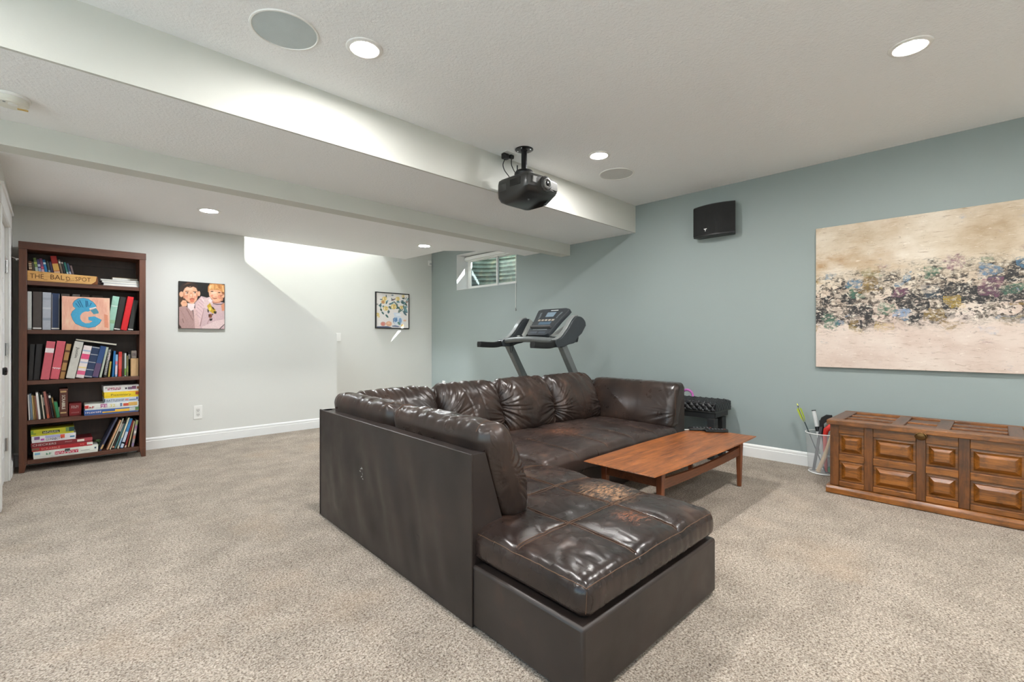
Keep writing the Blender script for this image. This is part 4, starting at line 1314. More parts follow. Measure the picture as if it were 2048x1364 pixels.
for k in range(6):
    conrect('key', .30, .36, -.6 + k * .2, -.46 + k * .2, plain('grey_key', (110, 116, 120), .5), .003)
    conrect('key', .62 + .04 * k, .645 + .04 * k, .62, .72, plain('grey_key', (110, 116, 120), .5), .003)
    conrect('key', .62 + .04 * k, .645 + .04 * k, -.72, -.62, plain('grey_key', (110, 116, 120), .5), .003)
conrect('label_panel', .385, .49, -.45, .5, plain('steel_blue_print', (78, 100, 118), .4), .001)
conrect('book_ledge', .235, .285, -.85, .85, plain('ledge_grey', (88, 88, 88), .4), .030)
for k in (-1, 1):
    conrect('storage_tray', .04, .12, .08 if k > 0 else -.7, .7 if k > 0 else -.08, plain('tray_grey', (66, 72, 80), .4), .003)
conrect('key', .175, .205, -.62, .62, plain('grey_key', (110, 116, 120), .5), .003)
cl = MB().tube(smooth_path([(3.72, 3.86, 1.12), (3.715, 3.85, 1.03), (3.70, 3.82, 1.0), (3.69, 3.79, 1.03), (3.70, 3.78, 1.11)]), .003, 6)
cl.build('safety_cord', M_BLACK, tm, smooth=True)
MB().lathe((3.80, 3.80, 1.175), [(0.02, -.005), (0.02, .02), (0.0, .022)], 16).build('bottle_clip', M_TSILV, tm, smooth=True)

# ================================================================== PROJECTOR
pj = thing('projector', 'black projector hanging from the main ceiling on a short post', 'projector', (2.80, 2.74, ZM))
px, py = 2.80, 2.735
MB().lathe((px, py, ZM), [(0.075, -.0005), (0.075, -.005), (0.068, -.008), (0.030, -.010), (0.024, -.02)], 36).build('ceiling_plate', M_DARKMET, pj, smooth=True)
for t in (0.4, 1.97, 3.54, 5.1):
    MB().lathe((px + .056 * math.cos(t), py + .056 * math.sin(t), ZM - .0075), [(0.007, 0), (0.006, -.003), (0.0, -.004)], 10).build('screw', M_CHROME, pj, smooth=True)
MB().cyl((px, py, ZM - .018), (px, py, 2.535), .024, n=24).build('post', M_DARKMET, pj, smooth=True)
MB().lathe((px, py, 2.50), [(0.078, 0), (0.082, .018), (0.070, .040), (0.030, .052), (0.024, .06)], 36).build('swivel_collar', M_BLACK, pj, smooth=True)
MB().lathe((px, py, 2.475), [(0.07, 0), (0.06, .025)], 28).build('swivel_base', M_DARKMET, pj, smooth=True)
MB().cyl((px - .05, py + .03, 2.54), (px - .05, py + .03, 2.585), .005, n=8).build('bolt', M_DARKMET, pj, smooth=True)
PX0, PX1, PYa, PYb = 2.635, 3.015, 2.545, 2.905
pb = MB()
# plan outline, rounded rear; the underside curves up to the rear
out_ = []
for i in range(9):
    t = math.pi / 2 * i / 8
    out_.append((PX1 - .05 + .05 * math.cos(t), PYb - .05 + .05 * math.sin(t)))
for i in range(9):
    t = math.pi / 2 + math.pi / 2 * i / 8
    out_.append((PX0 + .05 + .05 * math.cos(t), PYb - .05 + .05 * math.sin(t)))
out_ += [(PX0, 2.66), (PX0 + .004, 2.57), (PX0 + .02, PYa + .004), (PX0 + .15, PYa - .012), (PX1 - .15, PYa - .012), (PX1 - .02, PYa + .004), (PX1 - .004, 2.57), (PX1, 2.66)]
cxp, cyp = (PX0 + PX1) / 2, 2.72
lay = [(.72, 2.268, 1), (.90, 2.285, 1), (.985, 2.318, .6), (1.0, 2.36, 0), (1.0, 2.425, 0), (.975, 2.452, 0), (.90, 2.465, 0)]
for (s, z, c) in lay:
    for (x, y) in out_:
        rise = c * .07 * max(0, (2.66 - y) / .12) if y < 2.66 else 0
        pb.v.append((cxp + (x - cxp) * s, cyp + (y - cyp) * s, z + min(.045, rise)))
no = len(out_)
for k in range(len(lay) - 1):
    for i in range(no):
        j = (i + 1) % no
        pb.f.append((k * no + i, k * no + j, (k + 1) * no + j, (k + 1) * no + i)); pb.mi.append(0)
pb.f += [tuple(range(no - 1, -1, -1)), tuple(range((len(lay) - 1) * no, len(lay) * no))]; pb.mi += [0, 0]
M_PROJ = plain('projector_black', (46, 46, 45), .3, var=.05)
pbody = pb.build('body', M_PROJ, pj, smooth=True)
ln = MB().lathe((2.845, PYa - .012, 2.40), [(0.062, .012), (0.062, -.004), (0.050, -.012), (0.046, -.004)], 36, 'y')
ln.build('lens_ring', plain('lens_ring_grey', (74, 74, 74), .3, .4), pj, smooth=True)
MB().lathe((2.845, PYa - .012, 2.40), [(0.044, .002), (0.043, -.020), (0.034, -.024), (0.030, -.016)], 36, 'y').build('lens_barrel', plain('lens_barrel_grey', (134, 134, 132), .35, .3), pj, smooth=True)
MB().lathe((2.845, PYa - .012, 2.40), [(0.0, -.020), (0.018, -.018), (0.030, -.012), (0.031, .002)], 36, 'y').build('lens', M_BLACKG, pj, smooth=True)
MB().box(2.905, 2.995, PYa - .006, PYa + .012, 2.37, 2.44).build('front_panel', plain('brushed_grey_panel', (112, 112, 110), .3, .5), pj, bevel=.004)
MB().box(2.70, 2.772, PYa - .006, PYa + .02, 2.385, 2.44).build('front_panel', plain('brushed_grey_panel', (112, 112, 110), .3, .5), pj, bevel=.004)
for k in range(9):
    MB().box(PX0 - .0035, PX0 + .003, 2.775 + k * .009, 2.780 + k * .009, 2.36, 2.415).build('vent_slat', plain('vent_grey', (74, 74, 72), .5), pj)
MB().box(PX0 - .002, PX0 + .003, 2.615, 2.735, 2.375, 2.432).build('filter_cover', M_BLACKG, pj, bevel=.003)
MB().cyl((2.735, 2.62, 2.275), (2.735, 2.62, 2.262), .012, n=14).build('foot', M_BLACK, pj, smooth=True)
MB().cyl((2.93, 2.62, 2.275), (2.93, 2.62, 2.262), .012, n=14).build('foot', M_BLACK, pj, smooth=True)
jb = thing('ceiling_outlet', 'white outlet plate with black plugs on the ceiling behind the projector', 'outlet', (2.765, 2.875, ZM))
MB().box(2.70, 2.835, 2.835, 2.925, ZM - .007, ZM - .0005).build('plate', M_WHITE, jb, bevel=.003)
MB().box(2.705, 2.765, 2.875, 2.915, ZM - .055, ZM - .0075).build('plug', M_BLACK, jb, bevel=.008)
MB().box(2.775, 2.815, 2.865, 2.90, ZM - .040, ZM - .0075).build('plug', M_BLACK, jb, bevel=.008)
MB().tube(smooth_path([(2.735, 2.895, ZM - .05), (2.715, 2.90, 2.62), (2.705, 2.87, 2.56), (2.72, 2.83, 2.50), (2.735, 2.82, 2.462)]), .004, 8).build('power_cable', M_BLACK, jb, smooth=True)
MB().tube(smooth_path([(2.795, 2.88, ZM - .038), (2.79, 2.875, 2.63), (2.785, 2.84, 2.57), (2.78, 2.82, 2.545)]), .004, 8).build('signal_cable', M_BLACK, jb, smooth=True)

# ================================================================== WALL SPEAKER
sp = thing('wall_speaker', 'black curved speaker mounted high on the blue grey wall', 'speaker', (XW, 2.03, 2.2))
yy0, yy1 = 1.81, 2.235
arc = []
for i in range(13):
    s = i / 12
    arc.append((XW - .085 - .055 * (1 - (2 * s - 1) ** 2), yy1 + (yy0 - yy1) * s))
outl = [(XW - .002, yy1 - .03)] + arc + [(XW - .002, yy0 + .03)]
MB().prism(outl, 2.205, 2.525, axis=2).build('cabinet', M_BLACK, sp, bevel=.004)
gr = MB()
for s_ in range(len(arc) - 1):
    (xa, ya_), (xb, yb_) = arc[s_], arc[s_ + 1]
    gr.add([(xa - .003, ya_, 2.222), (xb - .003, yb_, 2.222), (xb - .003, yb_, 2.514), (xa - .003, ya_, 2.514)], [(0, 1, 2, 3)])
gr.build('grille_cloth', plain('black_grille_cloth', (30, 30, 30), .9, var=.1, bump=.4, bscale=600), sp, smooth='all')
lg = MB()
lx, ly_, lz = XW - .1425, 2.085, 2.268
lg.add([(lx, ly_ + .018, lz + .012), (lx, ly_ - .018, lz + .014), (lx, ly_ - .009, lz + .004), (lx, ly_ + .010, lz + .003)], [(0, 1, 2, 3)])
lg.add([(lx, ly_ + .004, lz + .003), (lx, ly_ - .005, lz + .003), (lx, ly_ - .002, lz - .016), (lx, ly_ + .001, lz - .016)], [(0, 1, 2, 3)])
lg.build('emblem', M_WHITE, sp, fix=False)

# ================================================================== BOOKCASE
bc = thing('bookcase', 'tall dark brown wooden bookcase with five shelves at the left', 'bookcase', (0.2275, 6.0, 0))
KX0, KX1, KY0, KY1, KZ = -0.205, 0.662, 5.85, 6.16, 1.995
SHELF = {'a': 1.66, 'b': 1.235, 'c': .792, 'd': .447, 'e': .103}
for xs in ((KX0, KX0 + .05), (KX1 - .05, KX1)):
    MB().box(xs[0] + (.004 if xs[0] > 0 else 0), xs[1] - (0 if xs[0] > 0 else .004), KY0 + .05, KY1 - .045, .10, 1.93).build('side_panel', M_SHELF_Z, bc)
    for (y0, y1) in ((KY0, KY0 + .048), (KY1 - .045, KY1)):
        t = .016 if xs[0] < 0 else -.016
        MB().hexa([(xs[0] + (0 if t > 0 else .016), y0, .001), (xs[1] - (.016 if t > 0 else 0), y0, .001), (xs[1] - (.016 if t > 0 else 0), y1, .001), (xs[0] + (0 if t > 0 else .016), y1, .001)],
                  [(xs[0], y0, .085), (xs[1], y0, .085), (xs[1], y1, .085), (xs[0], y1, .085)]).box(xs[0], xs[1], y0, y1, .085, 1.93).build('post', M_SHELF_Z, bc, bevel=.002)
MB().box(KX0 - .002, KX1 + .002, KY0 - .004, KY1, 1.93, KZ).build('top_board', M_SHELF_X, bc, bevel=.003)
MB().box(KX0 + .05, KX1 - .05, KY1 - .018, KY1 - .006, .07, 1.93).build('back_panel', M_SHELF_IN, bc)
MB().box(KX0 + .05, KX1 - .05, KY1 - .03, KY1 - .018, 1.86, 1.93).build('back_rail', M_SHELF_IN, bc)
for k, z in SHELF.items():
    MB().box(KX0 + .0505, KX1 - .0505, KY0 + .004, KY1 - .019, z - .036, z).build('shelf', M_SHELF_X, bc, bevel=.002)

M_PAPER = plain('book_paper', (222, 214, 196), .8, var=.05, scale=200)
_bm = {}
def bookmat(c, rough=.5):
    k = (tuple(c), rough)
    if k not in _bm:
        _bm[k] = plain('book_cover_%d_%d_%d' % tuple(c), c, rough, var=.07, scale=40)
    return _bm[k]

def book(name, label, cat, group, y, x, w, h, tilt, z, c, depth=.17, bands=(), texts=(), binder=False, cover_t=None):
    """an upright volume, spine to the front; x is the bottom corner it leans towards"""
    a = math.radians(tilt)
    b = thing(name, label, cat, (x, y, z + .001), (0, a, 0), group=group, world=False)
    x0, x1 = (-w, 0) if tilt >= 0 else (0, w)
    t = cover_t or min(.003, w * .2)
    m = bookmat(c)
    cv = MB()
    cv.box(x0, x0 + t, 0, depth, 0, h).box(x1 - t, x1, 0, depth, 0, h).box(x0 + t, x1 - t, -.0, t, 0, h)
    cv.build('cover', m, b, bevel=min(.0012, t * .4))
    MB().box(x0 + t, x1 - t, t, depth - .004, .003, h - (.012 if binder else .004)).build('pages', M_PAPER, b)
    xm = (x0 + x1) / 2
    for (z0, z1, bc_) in bands:
        MB().box(x0 + .0006, x1 - .0006, -.0007, .0, z0 * h, z1 * h).build('spine_band', bookmat(bc_), b)
    for (s, zc_, hh, ww, tc, turn) in texts:
        mb = text_mesh(s, *( (hh, ww) ), depth=.0012)
        mb.xf(Matrix.Translation((xm, 0, zc_ * h)) @ RX90 @ Matrix.Rotation(turn, 4, 'Z'))
        mb.build('lettering', bookmat(tc), b, fix=False)
    return b
TD = -math.pi / 2     # lettering that reads downwards

def settle(row, k):
    """shift leaning volumes sideways until none cuts into its neighbour; k is the index of y in a row entry"""
    row = [list(r) for r in row]
    front = [r for r in row if r[k] < 5.95 or k == 0 and all(q[k] > 5.95 for q in row)]
    if front[0][k + 4] < 0:
        for a, b in zip(front, front[1:]):
            b[k + 4] = max(b[k + 4], a[k + 4] - 2.0)
            ta, tb = math.radians(a[k + 4]), math.radians(b[k + 4])
            top = min(a[k + 3], b[k + 3])
            need = max(a[k + 1] + a[k + 2] / math.cos(ta) + z_ * (math.tan(ta) - math.tan(tb)) for z_ in (0, top))
            b[k + 1] = max(b[k + 1], need + .0008)
    else:
        for a, b in zip(front[::-1][1:], front[::-1]):
            a[k + 4] = min(a[k + 4], b[k + 4] + 2.5)
            ta, tb = math.radians(a[k + 4]), math.radians(b[k + 4])
            top = min(a[k + 3], b[k + 3])
            lim = min(b[k + 1] - b[k + 2] / math.cos(tb) + z_ * (math.tan(tb) - math.tan(ta)) for z_ in (0, top))
            a[k + 1] = min(a[k + 1], lim - .0008)
    return row

GA = 'small books behind the wooden sign'
rowA = [
 (5.98, -0.140, 0.020, 0.184, -3.5, (120, 78, 52), 'brown patterned paperback, first from the left on the top shelf', [(.62, .70, (230, 214, 180)), (.74, .80, (214, 196, 160)), (.84, .90, (226, 208, 176))]),
 (5.98, -0.124, 0.013, 0.179, -5.5, (88, 82, 70), 'thin olive grey paperback between brown and green ones on the top shelf', []),
 (5.98, -0.103, 0.019, 0.217, -7.0, (120, 150, 84), 'green and pale paperback on the top shelf', [(.42, .62, (190, 206, 196)), (.75, .82, (190, 200, 96))]),
 (5.98, -0.079, 0.018, 0.207, -7.3, (74, 70, 124), 'purple paperback with pale blocks on the top shelf', [(.45, .62, (168, 184, 214)), (.68, .78, (204, 208, 226))]),
 (5.98, -0.055, 0.018, 0.217, -7.8, (138, 84, 122), 'mauve paperback with pink foot on the top shelf', [(.40, .55, (232, 196, 208)), (.58, .66, (214, 92, 124))]),
 (5.98, -0.031, 0.017, 0.208, -8.5, (40, 128, 186), 'bright blue paperback on the top shelf', [(.80, .88, (214, 232, 240))]),
 (5.98, -0.008, 0.014, 0.199, -8.7, (70, 80, 74), 'dark green grey paperback left of the tall red one on the top shelf', [(.5, .58, (150, 170, 190))]),
 (5.98, 0.010, 0.015, 0.197, -9.0, (64, 54, 84), 'dark violet paperback touching the tall red one on the top shelf', []),
 (5.98, 0.030, 0.040, 0.248, -9.8, (188, 44, 40), 'thick red volume with yellow middle, tallest on the top shelf', [(.46, .72, (220, 170, 84)), (.36, .44, (226, 190, 150))]),
 (5.98, 0.079, 0.014, 0.222, -10.8, (128, 110, 92), 'taupe paperback right of the tall red one on the top shelf', [(.84, .92, (236, 232, 224))]),
 (5.98, 0.098, 0.012, 0.216, -11.2, (46, 50, 50), 'thin black paperback on the top shelf with white head', [(.86, .93, (232, 230, 222))]),
 (5.98, 0.116, 0.013, 0.202, -11.4, (44, 122, 112), 'teal paperback on the top shelf', [(.4, .55, (190, 214, 214))]),
 (5.98, 0.134, 0.014, 0.194, -11.6, (52, 78, 108), 'slate blue paperback on the top shelf', [(.45, .6, (200, 206, 220))]),
 (5.98, 0.153, 0.014, 0.175, -12.0, (124, 104, 104), 'short brown grey paperback ending the row on the top shelf', []),
]
for (y, x, w, h, t, c, l, bd) in settle(rowA, 0):
    book('paperback', l, 'book', GA, y, x, w, h, t, SHELF['a'], c, .13, bd)

# flat books at the right of the top shelf
def flat_book(name, label, cat, group, x0, x1, y0, d, z0, z1, c, spine_right=True, ang=0.0):
    b = thing(name, label, cat, ((x0 + x1) / 2, y0 + d / 2, z0), (0, 0, ang), group=group, world=False)
    hw = (x1 - x0) / 2; hd = d / 2; hh = z1 - z0; t = min(.003, hh * .18)
    cv = MB().box(-hw, hw, -hd, hd, 0, t).box(-hw, hw, -hd, hd, hh - t, hh)
    cv.box(hw - t, hw, -hd, hd, t, hh - t)
    cv.build('cover', bookmat(c), b)
    MB().box(-hw + .004, hw - t, -hd + .003, hd - .003, t, hh - t).build('pages', plain('white_paper', (226, 224, 216), .8, var=.04, scale=200), b)
    return b
GF = 'books lying flat on the top shelf'
flat_book('flat_book', 'white book lying lowest at the right end of the top shelf', 'book', GF, .345, .61, 5.875, .2, 1.661, 1.688, (190, 196, 206))
flat_book('flat_book', 'cream book lying second in the pile on the top shelf', 'book', GF, .335, .61, 5.88, .2, 1.689, 1.706, (206, 204, 196))
flat_book('flat_book', 'thin grey book lying third in the pile on the top shelf', 'book', GF, .325, .608, 5.88, .2, 1.707, 1.722, (172, 174, 176))
flat_book('flat_book', 'dark gold book lying on top of the pile on the top shelf', 'book', GF, .415, .61, 5.96, .15, 1.723, 1.752, (128, 96, 44))

# wooden sign
sg = thing('wooden_sign', 'yellow pine plank with hand lettering along the top shelf edge', 'sign', (.07, 5.868, 1.661))
M_PINE = wood('pine_plank', (206, 150, 84), (236, 190, 118), 0, .6, 4, 40, 0)
MB().prism([(-.154, 1.662), (.262, 1.662), (.292, 1.690), (.300, 1.737), (-.154, 1.750)], 5.868, 5.882, axis=1).build('plank', M_PINE, sg, bevel=.001)
MB().prism([(.2635, 1.662), (.306, 1.662), (.306, 1.737), (.3015, 1.737), (.2935, 1.690)], 5.868, 5.882, axis=1).build('bark_edge', plain('bark_brown', (120, 70, 36), .8, var=.15), sg)
M_PEN = plain('carved_lettering', (96, 62, 30), .8)
letters(sg, 'THE', (-.095, 5.8678, 1.705), M_PEN, w=.085, h=.040)
letters(sg, 'BAL', (.035, 5.8678, 1.706), M_PEN, w=.09, h=.042)
letters(sg, 'D', (.105, 5.8678, 1.700), M_PEN, w=.026, h=.036, turn=.2)
letters(sg, 'spotted', (.115, 5.8678, 1.679), M_PEN, w=.06, h=.012, turn=.25)
letters(sg, 'SPOT', (.205, 5.8678, 1.702), M_PEN, w=.105, h=.038)
ln_ = MB()
for (x0_, x1_, z0_, z1_) in ((-.09, -.06, 1.732, 1.738), (-.075, -.055, 1.745, 1.735), (-.055, -.03, 1.676, 1.678), (.130, .150, 1.703, 1.712)):
    ln_.add([(x0_, 5.8674, z0_), (x1_, 5.8674, z1_), (x1_, 5.8674, z1_ + .002), (x0_, 5.8674, z0_ + .002)], [(0, 1, 2, 3)])
ln_.build('carved_strokes', M_PEN, sg, fix=False)

# second shelf: binders and painted canvas
GB = 'binders on the second shelf'
WL = (232, 230, 224)
rowB = [
 (5.9, -0.128, 0.026, 0.334, 0.0, (206, 210, 208), 'white binder at the left end of the second shelf', [(.02, .035, (120, 122, 120))]),
 (5.9, -0.066, 0.056, 0.336, 0.4, (76, 68, 64), 'charcoal binder with small white tag on the second shelf', [(.022, .055, WL)]),
 (5.9, -0.008, 0.054, 0.333, 0.4, (176, 182, 192), 'pale marbled grey binder on the second shelf', [(.25, .32, (150, 158, 172)), (.55, .6, (196, 200, 206)), (.8, .86, (160, 166, 178))]),
 (5.9, 0.048, 0.053, 0.328, 0.4, (38, 58, 94), 'navy binder with cream edging on the second shelf', [(.022, .055, WL)]),
 (5.98, 0.116, 0.055, 0.334, 0.0, (158, 150, 142), 'grey binder behind the left edge of the painted letter canvas', []),
 (5.98, 0.187, 0.051, 0.335, 0.0, (176, 172, 166), 'pale grey binder behind the painted letter canvas, second from left', []),
 (5.98, 0.254, 0.058, 0.334, 0.0, (92, 74, 66), 'brown binder behind the painted letter canvas, third from left', []),
 (5.98, 0.348, 0.078, 0.332, 0.0, (70, 56, 50), 'dark brown binder behind the right half of the painted letter canvas', []),
 (5.905, 0.421, 0.050, 0.328, 8.0, (160, 206, 188), 'mint green binder leaning right beside the painted letter canvas', [(.70, .72, (226, 240, 232)), (.2, .3, (150, 190, 150))]),
 (5.905, 0.473, 0.048, 0.325, 8.8, (40, 38, 36), 'black leaning binder between the mint and red ones', [(.02, .05, WL)]),
 (5.885, 0.523, 0.047, 0.331, 9.4, (214, 24, 34), 'bright red binder leaning right on the second shelf', []),
 (5.905, 0.568, 0.040, 0.300, 8.0, (44, 46, 44), 'black leaning binder at the right end of the second shelf', [(.02, .05, WL)]),
]
for (y, x, w, h, t, c, l, bd) in settle(rowB, 0):
    book('binder', l, 'binder', GB, y, x, w, h, t, SHELF['b'], c, .155 if y > 5.95 else .22, bd, binder=True)
# cream edging of the navy binder
nb = [o for o in bpy.data.objects if o.get('label', '').startswith('navy binder with cream')][0]
for xx in (-.050, -.005):
    MB().box(xx, xx + .0022, -.0009, 0, .02, .318).build('edging', bookmat((196, 188, 170)), nb)

gc_ = thing('letter_canvas', 'pink canvas with a blue painted letter G on the second shelf', 'painting', (.225, 5.868, 1.236))
GX0, GX1, GZ0, GZ1 = .063, .392, 1.236, 1.541
cm = NT('pink_canvas_paint')
cc = cm.coord('Object', scale=(10, 1, 3))
col = cm.ramp(cm.noise(cc, 2.2, 5, .65, .5), [(.3, lin((224, 158, 138))), (.5, lin((238, 184, 160))), (.7, lin((240, 204, 176)))])
M_PINKC = cm.set(color=col, rough=.8)
MB().box(GX0, GX1, 5.868, 5.884, GZ0, GZ1).build('canvas', M_PINKC, gc_)
def Gp(x, y):
    yt = 268 + 30 * (x - 690) / 770.0
    return ((x - 690) / 775.0, 1 - (y - yt) / (830 - yt))
PG = lambda u, v, d: (GX0 + (GX1 - GX0) * u, 5.868 - d, GZ0 + (GZ1 - GZ0) * v)
gout = [(905, 475), (868, 440), (862, 395), (890, 345), (950, 310), (1030, 300), (1110, 318), (1185, 365), (1228, 415), (1240, 445), (1130, 462), (1122, 480), (1140, 505), (1110, 522),
        (1060, 520), (1010, 545), (978, 590), (980, 645), (1010, 690), (1060, 716), (1125, 712), (1180, 680), (1112, 660), (1108, 612), (1210, 600), (1325, 655), (1290, 715), (1215, 772), (1110, 790), (1000, 765), (905, 722), (860, 655), (832, 575), (855, 520)]
gbig = [(x + (x - 1050) * .02, y + (y - 560) * .02) for x, y in gout]
shp = [((40, 70, 110), [Gp(*p) for p in gbig]), ((72, 168, 208), [Gp(*p) for p in gout]),
       ((84, 150, 170), [Gp(*p) for p in ((1140, 500), (1235, 465), (1275, 520), (1280, 550), (1195, 565))]),
       ((236, 240, 240), [Gp(*p) for p in ((1125, 470), (1235, 440), (1240, 455), (1130, 485))]),
       ((226, 150, 120), [Gp(*p) for p in ((1370, 560), (1430, 580), (1440, 790), (1375, 780))])]
for (x0_, y0_, x1_, y1_) in ((930, 350, 985, 450), (960, 335, 1020, 455), (1060, 340, 1075, 450), (1085, 345, 1100, 440), (900, 385, 960, 455), (1150, 380, 1120, 440)):
    shp.append(((36, 104, 150), [Gp(x0_, y0_), Gp(x0_ + 14, y0_), Gp(x1_ + 10, y1_), Gp(x1_, y1_)]))
flat_art('painted_letter', gc_, shp, PG, 'letter')

# third shelf
GC = 'books and albums on the third shelf'
TDK = (40, 36, 34)
rowC = [
 ('album', 5.9, -0.120, 0.030, 0.315, 2.2, (34, 34, 34), 'black photo album at the left end of the third shelf', [], []),
 ('album', 5.9, -0.078, 0.040, 0.315, 3.5, (40, 40, 42), 'black photo album with grey edge beside the pink binders', [], []),
 ('binder', 5.87, -0.018, 0.056, 0.340, 6.8, (204, 96, 108), 'pink binder with a white spine label on the third shelf', [(.70, .82, (236, 226, 226))], []),
 ('binder', 5.87, 0.043, 0.057, 0.342, 7.8, (210, 92, 106), 'pink binder with white squiggle low on its spine', [(.285, .30, (240, 214, 216))], []),
 ('album', 5.89, 0.080, 0.033, 0.318, 8.5, (182, 142, 86), 'gold patterned album beside the second pink binder', [(.2, .24, (96, 58, 34)), (.46, .53, (96, 58, 34)), (.76, .82, (96, 58, 34))], []),
 ('binder', 5.87, 0.148, 0.060, 0.338, 10.4, (206, 204, 196), 'off white binder with a handwritten name on its spine', [], [('Justin', .70, .10, .026, (34, 34, 34), TD)]),
 ('binder', 5.88, 0.212, 0.056, 0.300, 11.0, (236, 224, 222), 'white binder with pink flowers on its spine', [(.10, .22, (226, 100, 140)), (.30, .34, (236, 214, 150)), (.46, .50, (176, 190, 214)), (.58, .74, (230, 84, 130)), (.82, .86, (170, 190, 214))], []),
 ('album', 5.88, 0.270, 0.053, 0.290, 11.4, (40, 58, 92), 'navy volume with silver bands on its spine', [(.02, .05, (176, 178, 180)), (.24, .265, (170, 176, 184)), (.48, .505, (170, 176, 184)), (.73, .755, (170, 176, 184)), (.96, .985, (190, 194, 196))], []),
 ('album', 5.88, 0.318, 0.042, 0.296, 11.8, (44, 78, 130), 'blue book with red lower corner on the third shelf', [(.02, .45, (96, 74, 108))], []),
 ('album', 5.88, 0.340, 0.016, 0.288, 12.2, (186, 196, 180), 'thin pale green book left of the spiral notebook', [], []),
 ('spiral_notebook', 5.88, 0.372, 0.026, 0.278, 12.6, (22, 22, 24), 'black notebook with white spiral binding on the third shelf', [], []),
 ('paperback', 5.9, 0.394, 0.014, 0.147, 8.0, (196, 180, 92), 'short yellow green paperback leaning behind the spiral notebook', [], []),
 ('paperback', 5.9, 0.428, 0.016, 0.246, 3.0, (38, 114, 176), 'tall blue book at the middle right of the third shelf', [], []),
 ('paperback', 5.9, 0.449, 0.017, 0.212, 1.5, (150, 186, 220), 'white blue and pink book left of the red one on the third shelf', [(.1, .5, (232, 206, 214)), (.55, .7, (226, 120, 140))], []),
 ('paperback', 5.9, 0.481, 0.025, 0.238, 1.0, (206, 58, 52), 'glossy red book on the third shelf', [(.3, .8, (216, 84, 74))], []),
 ('paperback', 5.9, 0.499, 0.015, 0.216, 0.5, (62, 48, 44), 'dark brown book right of the glossy red one', [], []),
 ('paperback', 5.9, 0.515, 0.013, 0.223, 0.4, (202, 208, 204), 'thin pale book with green foot on the third shelf', [(.05, .34, (110, 150, 60))], []),
 ('paperback', 5.9, 0.532, 0.014, 0.200, 0.3, (116, 112, 74), 'olive book near the right end of the third shelf', [(.2, .5, (128, 140, 70))], []),
 ('paperback', 6.0, 0.557, 0.019, 0.233, 0.0, (30, 30, 32), 'black book standing behind the tan book on the third shelf', [(.7, .9, (210, 210, 210))], []),
 ('paperback', 5.985, 0.604, 0.040, 0.246, 0.0, (226, 214, 204), 'white book with purple lettering behind the tan book', [], [('BONE', .85, .026, .03, (110, 52, 104), 0)]),
 ('paperback', 5.89, 0.608, 0.058, 0.173, 0.3, (206, 168, 122), 'short thick tan book at the right end of the third shelf', [(.0, 1.0, (206, 168, 122))], []),
]
for (nm, y, x, w, h, t, c, l, bd, tx) in settle(rowC, 1):
    b = book(nm, l, 'book' if nm in ('paperback', 'spiral_notebook') else nm, GC, y, x, w, h, t, SHELF['c'], c, .12 if y > 5.95 else .07 if 'short thick tan' in l else .19, bd, tx, binder=(nm == 'binder'))
    if nm == 'spiral_notebook':
        sp_ = MB()
        pts = []
        for i in range(241):
            tt_ = i / 240
            pts.append((-.017 + .007 * math.cos(tt_ * 2 * math.pi * 22), -.004 + .008 * math.sin(tt_ * 2 * math.pi * 22), .02 + .24 * tt_))
        MB().tube(pts, .0022, 5).build('spiral_wire', M_WHITE, b, smooth=True)
        MB().box(-.014, -.006, -.0012, 0, .16, .23).build('title_block', bookmat((226, 200, 206)), b)
    if 'squiggle' in l:
        q = MB().tube([(-.052 + .048 * i / 20, -.0012, .098 + .006 * math.sin(i * 1.1) - .004 * i / 20) for i in range(21)], .0016, 5)
        q.build('squiggle', bookmat((244, 226, 228)), b, smooth=True)
mg = thing('magazine', 'white magazine lying across the tops of the leaning books', 'magazine', (.30, 5.99, 1.118), (0, math.radians(9.6), 0), world=False)
MB().box(-.145, .145, -.10, .10, 0, .002).box(-.145, .145, -.10, .10, .012, .014).box(-.145, -.143, -.10, .10, .002, .012).build('cover', bookmat((196, 198, 196)), mg)
MB().box(-.143, .143, -.098, .098, .002, .012).build('pages', M_PAPER, mg)

# fourth shelf
GD = 'thin books at the left of the fourth shelf'
rowD = [
 (5.88, -0.145, 0.009, 0.220, -2.0, (214, 214, 212), 'thin white book at the left end of the fourth shelf'),
 (5.88, -0.142, 0.013, 0.228, -2.8, (116, 134, 150), 'steel blue book beside the white one on the fourth shelf'),
 (5.88, -0.128, 0.007, 0.214, -3.2, (196, 172, 120), 'thin sand coloured book on the fourth shelf'),
 (5.88, -0.119, 0.010, 0.210, -3.6, (138, 104, 52), 'ochre brown book on the fourth shelf'),
 (5.88, -0.108, 0.008, 0.209, -4.0, (170, 120, 110), 'thin dusty pink book left of the bright white one'),
 (5.872, -0.097, 0.014, 0.238, -4.6, (232, 228, 224), 'bright white book, tallest white one on the fourth shelf'),
 (5.9, -0.080, 0.013, 0.225, -5.0, (48, 60, 52), 'dark green black book right of the bright white one'),
 (5.88, -0.065, 0.008, 0.213, -5.3, (208, 196, 178), 'thin cream book in the middle of the leaning row'),
 (5.9, -0.055, 0.009, 0.237, -5.6, (58, 60, 58), 'black speckled thin book right of the cream one'),
 (5.88, -0.044, 0.017, 0.241, -6.0, (150, 92, 82), 'brownish red picture book on the fourth shelf'),
 (5.9, -0.025, 0.009, 0.216, -6.6, (84, 34, 36), 'thin maroon book on the fourth shelf'),
 (5.9, -0.014, 0.015, 0.221, -7.2, (34, 34, 36), 'black book with white head on the fourth shelf'),
 (5.93, 0.004, 0.010, 0.180, -7.8, (196, 158, 98), 'tan book peeping over the green one'),
 (5.89, 0.015, 0.022, 0.142, -8.0, (40, 122, 76), 'short green book leaning beside the tall game box'),
]
